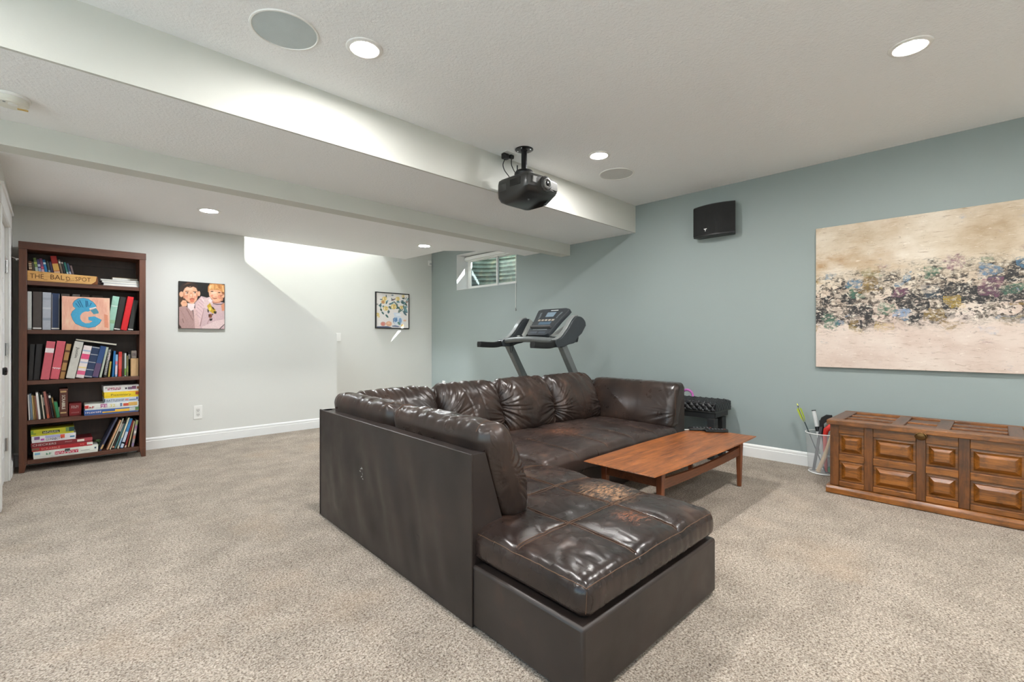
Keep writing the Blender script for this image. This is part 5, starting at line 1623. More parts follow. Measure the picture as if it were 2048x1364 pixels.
for (y, x, w, h, t, c, l) in settle(rowD, 0):
    bd = [(.82, .92, (226, 226, 222))] if 'white head' in l else [(.5, .8, (200, 204, 200))] if 'speckled' in l else [(.02, .16, (190, 90, 60))] if 'picture' in l else []
    book('thin_book', l, 'book', GD, y, x, w, h, t, SHELF['d'], c, .17, bd)

def game_box(label, x0, x1, y0, d, z0, z1, c, texts=(), patches=(), group=None, lid=.72, ang=0.0, name='board_game_box'):
    """flat game box: lid over tray; texts and patches sit on the front edge"""
    b = thing(name, label, 'game box', ((x0 + x1) / 2, y0 + d / 2, z0 + .0005), (0, 0, ang), group=group, world=False)
    hw = (x1 - x0) / 2; hd = d / 2; hh = z1 - z0 - .001
    m = bookmat(c, .45)
    lo_ = hh * (1 - lid)
    MB().box(-hw + .002, hw - .002, -hd + .002, hd - .002, 0, lo_ + .003).build('tray', m, b)
    MB().box(-hw, hw, -hd, hd, lo_, hh).build('lid', m, b, bevel=.001)
    for k, (u0, u1, v0, v1, pc) in enumerate(patches):
        MB().box(-hw + (x1 - x0) * u0, -hw + (x1 - x0) * u1, -hd - .0004 - .0001 * k, -hd, max(lo_, hh * v0), hh * v1).build('printed_patch', bookmat(pc, .5), b)
    for (s, u, v, w_, h_, tc) in texts:
        if s[0] == '~':
            rr_ = random.Random(len(label) + int(s[1:]))
            q_ = MB(); nn = int(s[1:]); cw = w_ / nn
            cx0 = -hw + (x1 - x0) * u - w_ / 2; cz0 = hh * v - h_ / 2
            def bar(xa, xb, za, zb):
                q_.add([(xa, -hd - .0016, za), (xb, -hd - .0016, za), (xb, -hd - .0016, zb), (xa, -hd - .0016, zb)], [(0, 1, 2, 3)])
            for i_ in range(nn):
                xa = cx0 + cw * (i_ + .1); up_ = h_ * rr_.uniform(.75, 1.0)
                bar(xa, xa + cw * .3, cz0, cz0 + up_)
                for _ in range(2):
                    zz_ = cz0 + up_ * rr_.uniform(0, .8)
                    bar(xa, xa + cw * .75, zz_, zz_ + h_ * .2)
            q_.build('printed_marks', bookmat(tc), b, fix=False)
            continue
        mb = text_mesh(s, w_, h_, depth=.0016)
        mb.xf(Matrix.Translation((-hw + (x1 - x0) * u, -hd, hh * v)) @ RX90)
        mb.build('lettering', bookmat(tc), b, fix=False)
    return b
# tall game box standing on end
tg = thing('standing_game_box', 'tall brown word game box standing on end on the fourth shelf', 'game box', (.064, 6.0, SHELF['d'] + .001))
MB().box(.049, .104, 5.93, 6.12, SHELF['d'] + .001, .702).build('box', bookmat((98, 50, 38), .4), tg, bevel=.002)
letters(tg, 'SCRABBLE', (.075, 5.9296, .580), bookmat((234, 226, 208)), w=.13, h=.022, turn=TD, bold=.01)
for z0, z1 in ((.668, .684), (.478, .490)):
    MB().box(.054, .094, 5.9290, 5.9299, z0, z1).build('printed_patch', bookmat((206, 170, 120)), tg)
MB().box(.0485, .1045, 5.929, 5.9299, .690, .699).build('printed_patch', bookmat((140, 92, 76)), tg)
game_box('small dark red box standing beside the tall brown game box', .112, .196, 5.95, .15, SHELF['d'], .562, (134, 26, 30), [('~5', .5, .72, .055, .030, (226, 190, 186)), ('~8', .5, .25, .055, .010, (214, 150, 146))], [], lid=.98)
wd = thing('white_stick', 'thin white stick leaning by the tall brown game box', 'stick', (.028, 5.93, SHELF['d']))
MB().box(.0430, .0470, 5.925, 5.93, SHELF['d'] + .001, .535).build('slat', bookmat((214, 208, 190)), wd)
MB().box(.0430, .0470, 5.925, 5.93, .535, .539).build('end_cap', bookmat((190, 182, 160)), wd)
GG = 'board games stacked on the fourth shelf'
zd = SHELF['d']
game_box('blue and yellow game box at the bottom of the fourth shelf stack', .212, .609, 5.865, .25, zd, .495, (60, 96, 160), [('~9', .16, .55, .115, .018, (240, 226, 232))],
         [(.32, 1.0, .02, .50, (228, 176, 48)), (.55, .82, .5, .8, (232, 190, 80)), (.82, .93, .28, .95, (196, 200, 196)), (.93, 1.0, .35, 1.0, (90, 130, 80))], GG)
game_box('white game box with playing cards on its edge, second from the bottom', .216, .609, 5.87, .25, .495, .547, (226, 228, 222), [('~3', .10, .5, .06, .022, (200, 60, 60)), ('21', .34, .52, .036, .026, (246, 240, 244)), ('32', .50, .52, .04, .026, (214, 196, 60))],
         [(.0, .07, .25, .85, (206, 70, 66)), (.28, .40, .15, .95, (176, 110, 150)), (.70, .80, .3, .8, (206, 84, 60)), (.80, .97, .3, .95, (214, 170, 90)), (.64, .68, .2, .9, (110, 130, 160))], GG)
game_box('white and pale blue naval game box under the yellow box', .353, .609, 5.88, .25, .547, .592, (200, 208, 220), [('BATTLESHIP', .32, .5, .13, .020, (44, 62, 76))],
         [(.0, .03, .1, .9, (60, 80, 90)), (.72, .92, .25, .55, (120, 140, 170)), (.60, .70, .3, .7, (206, 150, 140)), (.93, .97, .4, .95, (80, 90, 160))], GG)
game_box('bright yellow drawing game box on the fourth shelf', .353, .611, 5.885, .25, .592, .650, (236, 204, 40), [('Pictionary', .48, .45, .15, .026, (120, 108, 20))],
         [(.90, 1.0, .35, .85, (170, 80, 40)), (.7, .98, .84, .95, (240, 160, 50))], GG)
game_box('white game box with pink lettering on top of the fourth shelf stack', .348, .611, 5.885, .25, .650, .710, (230, 228, 226), [('~8', .30, .52, .10, .028, (206, 96, 130))],
         [(.05, .09, .55, .8, (170, 180, 170)), (.60, .66, .35, .6, (60, 60, 70)), (.68, .80, .25, .65, (110, 90, 110)), (.80, .92, .3, .8, (120, 70, 100)), (.94, 1.0, .25, .7, (150, 90, 60))], GG)

# bottom shelf
GE = 'board games stacked on the bottom shelf'
ze = SHELF['e']
game_box('white long game box with red name block at the bottom of the lowest stack', -.118, .309, 5.872, .18, ze, .166, (226, 230, 222), [('MONOPOLY', .50, .44, .145, .026, (244, 236, 236)), ('~2', .23, .58, .04, .02, (90, 160, 120))],
         [(.02, .10, .55, .85, (130, 180, 210)), (.32, .68, .18, .72, (196, 40, 76)), (.47, .55, .5, .98, (60, 66, 64)), (.94, .97, .5, .75, (70, 90, 110)), (.72, .86, .42, .48, (150, 150, 150))], GE)
game_box('red flat game box between the white and maroon ones', -.128, .272, 5.885, .25, .1665, .200, (176, 34, 42), [('SCRABBLE', .30, .5, .12, .018, (214, 150, 140)), ('~3', .82, .6, .03, .014, (226, 120, 110))],
         [(.0, .12, .1, .9, (120, 90, 74)), (.90, 1.0, .15, .95, (222, 222, 214))], GE)
game_box('maroon flat game box with pale lettering above the red one', -.132, .270, 5.89, .25, .2005, .241, (132, 36, 44), [('CHECKERS', .21, .5, .15, .018, (206, 196, 190)), ('~5', .60, .6, .05, .010, (206, 170, 166))],
         [(.74, .86, .2, .8, (226, 216, 206)), (.86, 1.0, .1, .9, (170, 70, 80))], GE)
game_box('white connect game box with orange star on the bottom shelf', -.129, .157, 5.89, .25, .2415, .300, (230, 228, 232), [('CONNECT 4', .50, .40, .105, .022, (40, 40, 60))],
         [(.06, .18, .45, .9, (130, 90, 140)), (.20, .28, .2, .55, (190, 90, 180)), (.30, .66, .62, .95, (170, 170, 214)), (.46, .56, .1, .32, (70, 90, 170)), (.64, .74, .35, .92, (222, 90, 60)), (.86, .97, .35, .55, (70, 130, 170)), (.34, .44, .1, .3, (220, 200, 130))], GE)
eb = game_box('lime and yellow game box on top of the lowest stack', -.134, .145, 5.89, .25, .3005, .356, (206, 206, 50), [('~9', .46, .50, .10, .020, (246, 244, 206))],
         [(.26, .66, .30, .70, (60, 66, 30)), (.0, .06, .02, .9, (130, 164, 60)), (.06, .12, .02, .45, (130, 164, 60)), (.80, .90, .1, .98, (120, 156, 90)), (.88, 1.0, .1, .98, (38, 84, 84))], GE)

gb = thing('woven_ball', 'small green woven ball at the back of the bottom shelf', 'ball', (.335, 6.06, ze))
M_GB = plain('green_wicker', (100, 128, 82), .7)
pts_ = []
bc3 = Vector((.318, 6.098, ze + .040))
MB().sphere(bc3, .031, 14, 10).build('core', plain('dark_core', (30, 36, 28), .8), gb, smooth='all')
for k in range(9):
    ax_ = Vector((math.sin(k * 1.7), math.cos(k * 2.3), math.sin(k * .9 + .5))).normalized()
    s_ = ax_.orthogonal().normalized(); t_ = ax_.cross(s_)
    MB().tube([bc3 + (s_ * math.cos(a) + t_ * math.sin(a)) * .035 for a in [2 * math.pi * i / 24 for i in range(25)]], .0038, 6).build('woven_strand', M_GB, gb, smooth=True)

GL = 'leaning books at the right of the bottom shelf'
rowE = [
 (5.88, 0.331, 0.014, 0.322, 24.5, (72, 76, 100), 'slate purple book leaning furthest left on the bottom shelf', [(.05, .18, (196, 160, 110))]),
 (5.88, 0.382, 0.014, 0.285, 20.0, (206, 160, 122), 'peach coloured thin book leaning on the bottom shelf', []),
 (5.88, 0.404, 0.008, 0.300, 19.0, (206, 200, 178), 'thin cream book right of the peach one on the bottom shelf', []),
 (5.89, 0.427, 0.017, 0.272, 18.3, (44, 40, 40), 'black book with white lettering on the bottom shelf', [(.04, .10, (214, 160, 130)), (.62, .9, (180, 168, 164))]),
 (5.9, 0.443, 0.012, 0.240, 17.5, (84, 132, 134), 'teal grey book half hidden on the bottom shelf', []),
 (5.872, 0.458, 0.012, 0.298, 16.2, (212, 212, 190), 'tall cream and pale green book on the bottom shelf', [(.1, .35, (140, 170, 200))]),
 (5.88, 0.490, 0.022, 0.284, 15.0, (64, 134, 190), 'wide blue book on the bottom shelf', [(.02, .55, (196, 208, 224)), (.15, .2, (40, 44, 60))]),
 (5.89, 0.516, 0.013, 0.258, 13.0, (148, 44, 40), 'dark red book on the bottom shelf', [(.0, .08, (220, 190, 170))]),
 (5.89, 0.537, 0.010, 0.252, 11.0, (196, 176, 130), 'thin beige book right of the dark red one', []),
 (5.88, 0.571, 0.018, 0.258, 8.0, (160, 150, 150), 'multicoloured book at the right end of the bottom shelf', [(.03, .15, (130, 110, 150)), (.3, .42, (190, 110, 90)), (.5, .6, (220, 214, 206)), (.68, .78, (150, 100, 140)), (.84, .98, (160, 170, 110))]),
]
for (y, x, w, h, t, c, l, bd) in settle(rowE, 0):
    book('leaning_book', l, 'book', GL, y, x, w, h, t, SHELF['e'], c, .2, bd)

# ================================================================== PICTURES
# canvas print with two children
cp = thing('photo_canvas', 'canvas print of two small boys side by side on the white wall', 'picture', (1.1925, YB, 1.266))
QX0, QX1, QZ0, QZ1, QY = .978, 1.410, 1.268, 1.780, YB - .035
MB().box(QX0, QX1, QY, YB - .001, QZ0, QZ1).build('canvas', plain('canvas_dark_edge', (52, 42, 38), .8, var=.1), cp, bevel=.002)
def kp(x, y):
    yt = 215 + 60 * (x - 170) / 885.0
    return (min(1, max(0, (x - 172) / 880.0)), min(1, max(0, 1 - (y - yt) / (1152 - yt))))
PK = lambda u, v, d: (QX0 + (QX1 - QX0) * (.004 + .992 * u), QY - d, QZ0 + (QZ1 - QZ0) * (.004 + .992 * v))
K = lambda *pp: [kp(*p) for p in pp]
EK = lambda cx, cy, rx, ry, **kw: [kp(*p) for p in ell(cx, cy, rx, ry, 22, **kw)]
skin1, skin2, skin3 = (232, 176, 142), (214, 146, 112), (240, 190, 160)
kids = [
 ((30, 28, 26), K((172, 215), (1052, 275), (1052, 1152), (172, 1152))),
 ((74, 52, 36), K((172, 500), (300, 520), (330, 700), (172, 720))),
 # shirts
 ((206, 176, 178), K((470, 640), (590, 510), (700, 540), (860, 600), (1052, 640), (1052, 1152), (480, 1152))),
 ((222, 190, 190), K((480, 700), (585, 515), (650, 600), (640, 760), (560, 1100), (480, 1140))),
 ((176, 142, 138), K((172, 730), (260, 700), (420, 780), (480, 1152), (172, 1152))),
 ((214, 180, 176), K((430, 720), (520, 800), (560, 1152), (470, 1152))),
 ((236, 216, 214), K((330, 650), (470, 660), (440, 780), (390, 800), (330, 730))),
 ((222, 194, 192), K((640, 560), (760, 520), (830, 640), (700, 760), (640, 740))),
 # left boy
 ((48, 34, 26), K((185, 470), (178, 350), (230, 270), (330, 225), (440, 235), (510, 290), (540, 400), (520, 470), (250, 480))),
 (skin1, EK(215, 475, 38, 55)), (skin1, EK(545, 460, 24, 50)),
 (skin1, K((245, 420), (270, 350), (330, 320), (430, 320), (490, 350), (520, 420), (525, 500), (500, 590), (450, 655), (400, 665), (330, 620), (280, 560), (250, 490))),
 (skin3, EK(360, 370, 70, 30)), (skin2, EK(300, 500, 34, 44)), (skin3, EK(470, 500, 30, 40)),
 ((52, 36, 26), K((240, 430), (262, 340), (330, 300), (380, 330), (430, 290), (500, 330), (520, 390), (500, 340), (440, 320), (380, 345), (320, 325), (280, 355))),
 ((90, 52, 34), K((285, 415), (350, 408), (352, 420), (288, 428))), ((90, 52, 34), K((430, 415), (500, 415), (498, 428), (432, 426))),
 ((60, 40, 34), EK(320, 445, 24, 11)), ((60, 40, 34), EK(465, 440, 24, 11)),
 (skin2, K((380, 440), (410, 440), (425, 510), (395, 530), (365, 512))),
 ((176, 84, 66), K((365, 565), (410, 545), (465, 560), (460, 580), (410, 570), (375, 590))), ((214, 124, 96), EK(415, 600, 42, 34)),
 (skin1, K((200, 650), (240, 590), (300, 600), (325, 660), (310, 710), (230, 715))), ((206, 140, 104), K((240, 640), (300, 630), (305, 640), (245, 652))),
 # right boy
 ((206, 142, 86), K((720, 420), (722, 320), (760, 262), (860, 262), (980, 272), (1050, 290), (1052, 470), (1000, 440), (740, 440))),
 (skin1, K((735, 420), (760, 390), (850, 380), (950, 395), (1010, 430), (1030, 520), (990, 600), (900, 630), (840, 615), (790, 560), (745, 500))),
 (skin3, EK(830, 480, 60, 40)), (skin2, EK(960, 520, 40, 46)), (skin1, EK(1025, 500, 26, 40)),
 ((224, 166, 104), K((730, 400), (760, 300), (860, 285), (960, 300), (1000, 400), (950, 380), (900, 350), (850, 390), (800, 350))),
 ((232, 180, 120), K((770, 330), (800, 275), (830, 275), (810, 370))), ((190, 124, 72), K((900, 275), (960, 285), (985, 380), (930, 350))),
 ((86, 56, 44), EK(800, 415, 30, 10)), ((86, 56, 44), EK(945, 435, 28, 10)),
 ((236, 190, 158), K((855, 430), (880, 430), (900, 500), (872, 515), (850, 500))),
 ((168, 84, 70), K((800, 530), (840, 545), (905, 540), (900, 555), (850, 565), (810, 550))),
 ((170, 108, 84), K((960, 500), (1050, 455), (1050, 470), (970, 520))),
 ((56, 44, 46), K((800, 615), (840, 650), (900, 662), (980, 660), (1040, 640), (1040, 652), (980, 675), (900, 678), (830, 662))),
 ((70, 46, 40), EK(1040, 560, 14, 22)),
 (skin2, K((980, 680), (1052, 640), (1052, 790), (1000, 800))),
 # modelling of the faces
 ((206, 138, 106), EK(262, 500, 16, 60)), ((204, 140, 110), K((280, 570), (340, 625), (400, 662), (390, 640), (330, 600))), ((240, 200, 172), EK(395, 500, 16, 34)), ((236, 190, 160), EK(300, 478, 26, 16)),
 ((190, 120, 92), EK(385, 525, 10, 7)), ((190, 120, 92), EK(415, 525, 10, 7)), ((240, 236, 232), EK(308, 446, 10, 7)), ((240, 236, 232), EK(452, 442, 10, 7)), ((44, 30, 26), EK(322, 446, 10, 10)), ((44, 30, 26), EK(466, 441, 10, 10)),
 ((200, 128, 100), EK(505, 500, 12, 50)), ((96, 66, 46), K((250, 300), (330, 240), (420, 250), (340, 270))), ((226, 156, 130), EK(470, 530, 26, 20)), ((226, 156, 130), EK(310, 540, 26, 20)),
 ((214, 150, 118), EK(1000, 560, 20, 44)), ((244, 206, 180), EK(840, 440, 60, 18)), ((206, 140, 112), EK(862, 512, 9, 6)), ((206, 140, 112), EK(888, 514, 9, 6)), ((226, 150, 126), EK(800, 500, 28, 22)), ((226, 150, 126), EK(940, 520, 28, 22)),
 ((48, 36, 34), EK(803, 417, 9, 8)), ((48, 36, 34), EK(944, 437, 9, 8)), ((196, 130, 100), K((800, 600), (860, 625), (930, 620), (985, 590), (960, 640), (880, 650), (820, 640))),
 ((244, 206, 150), K((740, 330), (770, 285), (785, 285), (765, 380))), ((176, 116, 66), K((850, 290), (862, 290), (858, 385), (846, 385))), ((240, 196, 136), K((1000, 300), (1020, 300), (1040, 420), (1020, 420))), ((150, 96, 60), K((985, 420), (1052, 430), (1052, 470), (1000, 460))),
 # shirt stripes
 ((188, 154, 158), K((560, 560), (640, 640), (636, 648), (555, 570))), ((188, 154, 158), K((540, 610), (640, 700), (636, 708), (535, 620))), ((188, 154, 158), K((520, 660), (630, 760), (626, 768), (515, 670))), ((188, 154, 158), K((505, 720), (610, 820), (606, 828), (500, 730))), ((188, 154, 158), K((495, 790), (590, 880), (586, 888), (490, 800))), ((188, 154, 158), K((490, 860), (575, 940), (571, 948), (486, 870))),
 ((236, 214, 212), K((590, 530), (640, 580), (650, 640), (600, 560))), ((240, 220, 218), K((760, 540), (800, 600), (780, 640), (720, 600))),
 # shirt motif
 ((196, 160, 50), K((700, 700), (760, 640), (800, 720), (860, 760), (890, 830), (820, 850), (740, 800))),
 ((52, 46, 30), K((705, 760), (740, 790), (735, 840), (712, 820))), ((52, 46, 30), K((780, 700), (830, 730), (860, 780), (820, 770))), ((52, 46, 30), K((830, 800), (895, 810), (880, 860), (840, 850))),
 ((226, 206, 90), EK(760, 760, 26, 36)), ((120, 66, 44), EK(765, 900, 36, 44)), ((60, 44, 36), K((725, 860), (760, 880), (740, 920))), ((60, 44, 36), K((790, 845), (830, 870), (800, 890))),
 ((36, 28, 26), K((745, 955), (810, 945), (800, 990), (755, 998))),
 # cloth folds
 ((150, 116, 110), K((560, 1100), (640, 740), (646, 745), (574, 1110))), ((172, 138, 136), K((700, 1050), (760, 920), (770, 925), (712, 1060))),
 ((120, 92, 88), K((230, 960), (250, 1040), (262, 1040), (240, 955))), ((140, 106, 102), K((300, 760), (430, 1000), (440, 995), (312, 752))),
 ((160, 126, 122), K((200, 800), (300, 1000), (308, 992), (212, 796))),
 ((224, 198, 196), K((600, 1120), (860, 1000), (1052, 960), (1052, 1060), (960, 1152), (620, 1152))),
 ((46, 34, 32), K((940, 1152), (1052, 1050), (1052, 1066), (965, 1152))), ((60, 44, 42), K((172, 1070), (220, 1140), (172, 1152))),
]
soft_art('printed_image', cp, kids, PK, 130, 150, .016, aspect=1.18)

# framed flower print beyond the stairs
fp = thing('flower_picture', 'black framed print of yellow roses in a blue vase', 'picture', (4.117, YF, 1.33))
RX0, RX1, RZ0, RZ1, RY = 3.80, 4.437, 1.332, 1.937, YF - .03
f_ = MB(); fw = .016
f_.box(RX0, RX1, RY, YF - .001, RZ0, RZ0 + fw).box(RX0, RX1, RY, YF - .001, RZ1 - fw, RZ1).box(RX0, RX0 + fw, RY, YF - .001, RZ0 + fw, RZ1 - fw).box(RX1 - fw, RX1, RY, YF - .001, RZ0 + fw, RZ1 - fw)
f_.build('frame', plain('black_frame', (30, 28, 28), .4), fp, bevel=.002)
MB().box(RX0 + fw, RX1 - fw, RY + .008, YF - .004, RZ0 + fw, RZ1 - fw).build('sheet', plain('pale_print_paper', (222, 222, 224), .6, var=.05, scale=12), fp)
def rp(x, y):
    yt = 150 + 45 * (x - 250) / 675.0; yb_ = 905
    return ((x - 250) / 675.0, 1 - (y - yt) / (yb_ - yt))
PR = lambda u, v, d: (RX0 + fw + (RX1 - RX0 - 2 * fw) * min(1, max(0, u)), RY + .008 - d, RZ0 + fw + (RZ1 - RZ0 - 2 * fw) * min(1, max(0, v)))
ER = lambda cx, cy, rx, ry, rot=0.0, n=14: [rp(*p) for p in ell(cx, cy, rx, ry, n, rot=rot)]
RR = lambda *pp: [rp(*p) for p in pp]
rnd = random.Random(3)
flw = [((232, 226, 222), RR((250, 560), (600, 600), (925, 580), (925, 910), (250, 910)))]
lc = [(70, 104, 104), (96, 132, 136), (120, 156, 160), (74, 96, 84), (110, 130, 120), (84, 110, 120)]
for i in range(58):
    cx = rnd.uniform(320, 910); cy = rnd.gauss(430, 75)
    cx = min(905, max(270, cx))
    flw.append((lc[i % 6], ER(cx, cy, rnd.uniform(26, 52), rnd.uniform(10, 20), rnd.uniform(-1.4, 1.4), 8)))
for (x, y, rx, ry, a, c) in ((380, 590, 40, 18, .9, lc[0]), (465, 655, 46, 20, .9, lc[0]), (505, 570, 36, 16, -1.1, lc[5]), (345, 520, 34, 20, 1.2, lc[3]), (850, 600, 52, 20, .8, lc[5]), (870, 520, 60, 24, 1.0, lc[2]), (600, 300, 50, 14, -.4, (110, 84, 92)), (580, 205, 26, 18, 0, (150, 156, 166)),
                     (815, 265, 30, 24, 0, lc[3]), (800, 350, 60, 8, 0, lc[0]), (270, 405, 24, 20, 0, (170, 164, 160)), (890, 350, 22, 26, .4, (170, 140, 130)), (870, 270, 40, 6, -.8, lc[0]), (450, 235, 12, 40, 0, lc[3])):
    flw.append((c, ER(x, y, rx, ry, a, 9)))
for (x, y, r) in ((415, 280, 50), (390, 350, 46), (690, 280, 46), (605, 450, 62), (440, 490, 54), (770, 465, 40), (275, 625, 40), (810, 225, 34), (300, 670, 24)):
    base_ = (222, 198, 130) if r > 38 else (226, 206, 160)
    flw.append((base_, ER(x, y, r, r * .95, 0, 16)))
    for k in range(5):
        flw.append((((236, 220, 160), (208, 172, 104), (244, 232, 190))[k % 3], ER(x + r * .4 * math.cos(k * 1.3), y + r * .4 * math.sin(k * 1.3), r * .4, r * .22, k * .9, 9)))
    flw.append(((176, 128, 70), ER(x, y, r * .16, r * .14, 0, 8)))
flw += [((190, 140, 100), ER(385, 355, 30, 34, 0, 12)),
        ((214, 222, 232), RR((600, 580), (745, 580), (735, 660), (790, 700), (795, 780), (740, 840), (640, 840), (590, 780), (590, 710), (625, 660))),
        ((120, 156, 196), RR((625, 690), (680, 680), (690, 760), (640, 790), (610, 750))), ((140, 170, 206), ER(745, 750, 34, 60, 0, 14)), ((86, 120, 160), RR((590, 710), (640, 675), (610, 720), (612, 790), (630, 830), (595, 780))),
        ((96, 130, 170), ER(660, 735, 14, 26, .4, 10)), ((100, 140, 130), RR((680, 790), (720, 770), (760, 830), (720, 845))), ((236, 238, 240), ER(710, 625, 60, 20, 0, 12)),
        ((206, 150, 136), ER(387, 825, 54, 48, 0, 18)), ((222, 170, 140), ER(505, 820, 62, 54, 0, 18)), ((214, 130, 120), ER(380, 830, 30, 26, 0, 12)), ((232, 190, 160), ER(500, 805, 30, 22, 0, 12)),
        ((222, 160, 90), ER(795, 860, 28, 36, 0, 12)), ((232, 190, 160), ER(845, 745, 34, 20, 0, 12)),
        ((96, 104, 130), RR((260, 880), (480, 872), (560, 895), (560, 908), (255, 906))), ((110, 120, 150), RR((570, 862), (640, 850), (740, 872), (700, 890), (580, 880)))]
soft_art('printed_image', fp, flw, PR, 120, 120, .012)

# large abstract canvas
pa = thing('abstract_painting', 'large frameless abstract painting in beige, pink and black', 'painting', (XW, 1.135, .907))
am = NT('abstract_paint')
ac = am.coord('Object')
sep = am.t.nodes.new('ShaderNodeSeparateXYZ'); am.t.links.new(ac, sep.inputs[0])
U_ = am.math('MULTIPLY', sep.outputs[1], -1.0)
V_ = sep.outputs[2]
uv = am.n('CombineXYZ', {0: U_, 1: V_, 2: 0.0})
def amap(sx, sy, ox=0.0, oy=0.0, rot=0.0):
    return am.n('Mapping', {0: uv, 'Scale': (sx, sy, 1), 'Location': (ox, oy, 0), 'Rotation': (0, 0, rot)})
warp = am.noise(amap(5, 5), 1.0, 3, .6, out=1)
wv = am.n('VectorMath', {0: uv, 1: am.n('VectorMath', {0: am.n('VectorMath', {0: warp, 1: (.5, .5, .5)}, operation='SUBTRACT'), 'Scale': .07}, operation='SCALE')}, operation='ADD')
def amapw(sx, sy, ox=0.0, oy=0.0):
    return am.n('Mapping', {0: wv, 'Scale': (sx, sy, 1), 'Location': (ox, oy, 0)})
n_bg = am.noise(amap(2.2, 3.4), 1.0, 5, .6)
bg = am.ramp(n_bg, [(.30, lin((176, 154, 126))), (.48, lin((204, 188, 166))), (.68, lin((222, 210, 194)))])
vy = am.math('DIVIDE', V_, 1.232)
pink = am.ramp(n_bg, [(.3, lin((194, 170, 156))), (.5, lin((212, 194, 182))), (.7, lin((222, 208, 196)))])
lowm = am.bw(am.math('ADD', vy, am.math('MULTIPLY', am.math('SUBTRACT', n_bg, .5), .35)), .62, .36)
lowm.node.color_ramp.elements[0].position = .36; lowm.node.color_ramp.elements[0].color = (1, 1, 1, 1)
lowm.node.color_ramp.elements[1].position = .64; lowm.node.color_ramp.elements[1].color = (0, 0, 0, 1)
c0 = am.mix(lowm, bg, pink)
# ochre wash, upper left
och = am.math('MULTIPLY', am.bw(am.noise(amap(3, 5, 4, 1), 1.0, 4, .65), .48, .68), am.ramp(U_, [(.0, (1, 1, 1)), (.75, (.12, .12, .12))]))
c0 = am.mix(am.math('MULTIPLY', och, am.bw(vy, .45, .7)), c0, lin((172, 138, 98)))
# fine strokes
st1 = am.noise(amapw(9, 70), 1.0, 4, .65)
c0 = am.mix(am.math('MULTIPLY', am.bw(st1, .57, .70), .55), c0, lin((150, 122, 98)))
st2 = am.noise(amapw(12, 46, 3, 7), 1.0, 5, .7)
c0 = am.mix(am.math('MULTIPLY', am.bw(st2, .60, .70), .6), c0, lin((240, 232, 220)))
# dark band
band = am.math('SUBTRACT', 1.0, am.math('MULTIPLY', am.math('ABSOLUTE', am.math('SUBTRACT', vy, am.math('ADD', .455, am.math('MULTIPLY', U_, .03)))), 3.6), clamp=True)
bandn = am.math('ADD', band, am.math('MULTIPLY', am.math('SUBTRACT', am.noise(amapw(7, 10, 1, 1), 1.0, 4, .65), .5), 1.1))
vor = am.t.nodes.new('ShaderNodeTexVoronoi'); vor.distance = 'CHEBYCHEV'
am.t.links.new(amapw(8.5, 13), vor.inputs['Vector']); vor.inputs['Scale'].default_value = 1.0
cell = am.n('SeparateColor', {0: vor.outputs['Color']}, out=0)
cellg = am.n('SeparateColor', {0: vor.outputs['Color']}, out=1)
cellb = am.n('SeparateColor', {0: vor.outputs['Color']}, out=2)
vor2 = am.t.nodes.new('ShaderNodeTexVoronoi'); vor2.distance = 'MANHATTAN'
am.t.links.new(amapw(24, 40, 2, 5), vor2.inputs['Vector']); vor2.inputs['Scale'].default_value = 1.0
cell2 = am.n('SeparateColor', {0: vor2.outputs['Color']}, out=0)
spl = am.noise(amapw(34, 40, 2, 2), 1.0, 5, .75)
grey = am.math('MULTIPLY', am.bw(bandn, .22, .55), am.bw(cellg, .30, .40))
c1 = am.mix(am.math('MULTIPLY', grey, am.bw(spl, .38, .60)), c0, lin((126, 112, 98)))
c1 = am.mix(am.math('MULTIPLY', am.math('MULTIPLY', am.bw(bandn, .30, .5), am.bw(cell2, .62, .68)), am.bw(spl, .42, .52)), c1, lin((84, 74, 66)))
dk = am.math('MULTIPLY', am.bw(bandn, .30, .52), am.bw(cell, .50, .56))
c2 = am.mix(am.math('MULTIPLY', dk, am.bw(spl, .36, .50)), c1, lin((40, 38, 40)))
ink = am.math('MULTIPLY', am.bw(am.noise(amapw(22, 50, 7, 3), 1.0, 6, .75), .54, .60), am.bw(bandn, .10, .50))
c2 = am.mix(ink, c2, lin((38, 36, 36)))
wht = am.math('MULTIPLY', am.bw(am.noise(amapw(20, 34, 9, 4), 1.0, 5, .7), .56, .64), am.bw(bandn, .1, .5))
c2 = am.mix(am.math('MULTIPLY', wht, .85), c2, lin((226, 216, 200)))
for (sd2, th, cc2) in ((3, .74, (84, 128, 160)), (11, .77, (196, 162, 66)), (19, .78, (124, 72, 100)), (27, .79, (74, 118, 96)), (35, .755, (150, 120, 60)), (43, .77, (150, 166, 196))):
    v3 = am.t.nodes.new('ShaderNodeTexVoronoi'); v3.distance = 'CHEBYCHEV'
    am.t.links.new(amapw(10, 13, sd2, sd2 * .7), v3.inputs['Vector']); v3.inputs['Scale'].default_value = 1.0
    cs2 = am.n('SeparateColor', {0: v3.outputs['Color']}, out=0)
    msk = am.math('MULTIPLY', am.bw(cs2, th + .165, th + .18), am.bw(bandn, .10, .40))
    c2 = am.mix(am.math('MULTIPLY', am.math('MULTIPLY', msk, am.bw(spl, .40, .60)), .7), c2, lin(cc2))
specks = am.math('MULTIPLY', am.bw(am.noise(amapw(60, 90, 5, 5), 1.0, 3, .7), .66, .70), .7)
c2 = am.mix(specks, c2, lin((70, 60, 54)))
M_ABS = am.set(color=c2, rough=.6, normal=am.bump(st1, .15, .003))
pcv = MB().box(XW - .036, XW - .001, -.70, 1.135, .907, 2.136).build('canvas', M_ABS, pa, bevel=.002)

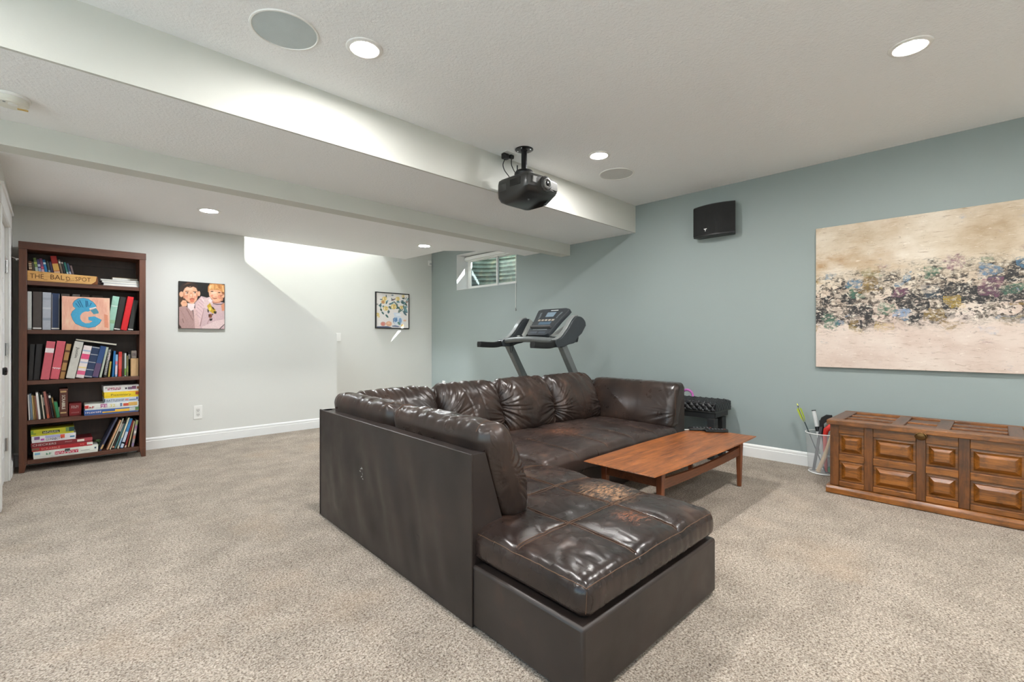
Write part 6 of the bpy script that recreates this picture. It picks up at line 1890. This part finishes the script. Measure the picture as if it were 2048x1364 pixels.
# ================================================================== PLATES AND SENSORS
def plate(name, label, cat, c, face, w, h, kind):
    p = thing(name, label, cat, c)
    def B(a0, a1, z0, z1, d0, d1):
        if face == '-y': return MB().box(c[0] + a0, c[0] + a1, c[1] - d1, c[1] - d0, c[2] + z0, c[2] + z1)
        return MB().box(c[0] - d1, c[0] - d0, c[1] - a1, c[1] - a0, c[2] + z0, c[2] + z1)
    B(-w / 2, w / 2, -h / 2, h / 2, .0005, .007).build('cover_plate', M_WHITE, p, bevel=.002)
    if kind == 'outlet':
        B(-w * .24, w * .24, -h * .30, h * .30, .007, .0085).build('receptacle', plain('outlet_face', (222, 221, 216), .4), p)
        for s in (1, -1):
            for k in (-1, 1):
                B(k * w * .09 - .002, k * w * .09 + .002, s * h * .16 - .006, s * h * .16 + .006, .0085, .0092).build('slot', M_DARKMET, p)
            B(-.003, .003, s * h * .16 - .018, s * h * .16 - .012, .0085, .0092).build('ground_hole', M_DARKMET, p)
    else:
        B(-w * .2, w * .2, -h * .27, h * .27, .007, .010).build('rocker', M_WHITE, p, bevel=.001)
plate('wall_outlet', 'white wall outlet on the white wall right of the bookcase', 'outlet', (1.158, YB, .345), '-y', .082, .150, 'outlet')
plate('wall_outlet', 'white wall outlet low on the blue grey wall behind the sofa', 'outlet', (XW, 6.768, .37), '-x', .078, .115, 'outlet')
plate('light_switch', 'white light switch on the stair wall at the end of the sloping wall', 'switch', (3.185, YF, 1.187), '-y', .075, .125, 'switch')
ss = thing('alarm_sensor', 'small white sensor in the wall corner left of the window', 'sensor', (4.865, YF, 2.52))
MB().prism([(4.835, YF - .001), (4.835, YF - .02), (4.85, YF - .035), (4.895, YF - .035), (4.905, YF - .02), (4.905, YF - .001)], 2.475, 2.565, axis=2).build('housing', M_WHITE, ss, bevel=.004)
MB().box(4.85, 4.895, YF - .037, YF - .0352, 2.49, 2.52).build('sensor_lens', plain('grey_lens', (190, 192, 192), .3), ss)

for o in bpy.data.objects:
    if '_world' in o:
        del o['_world']
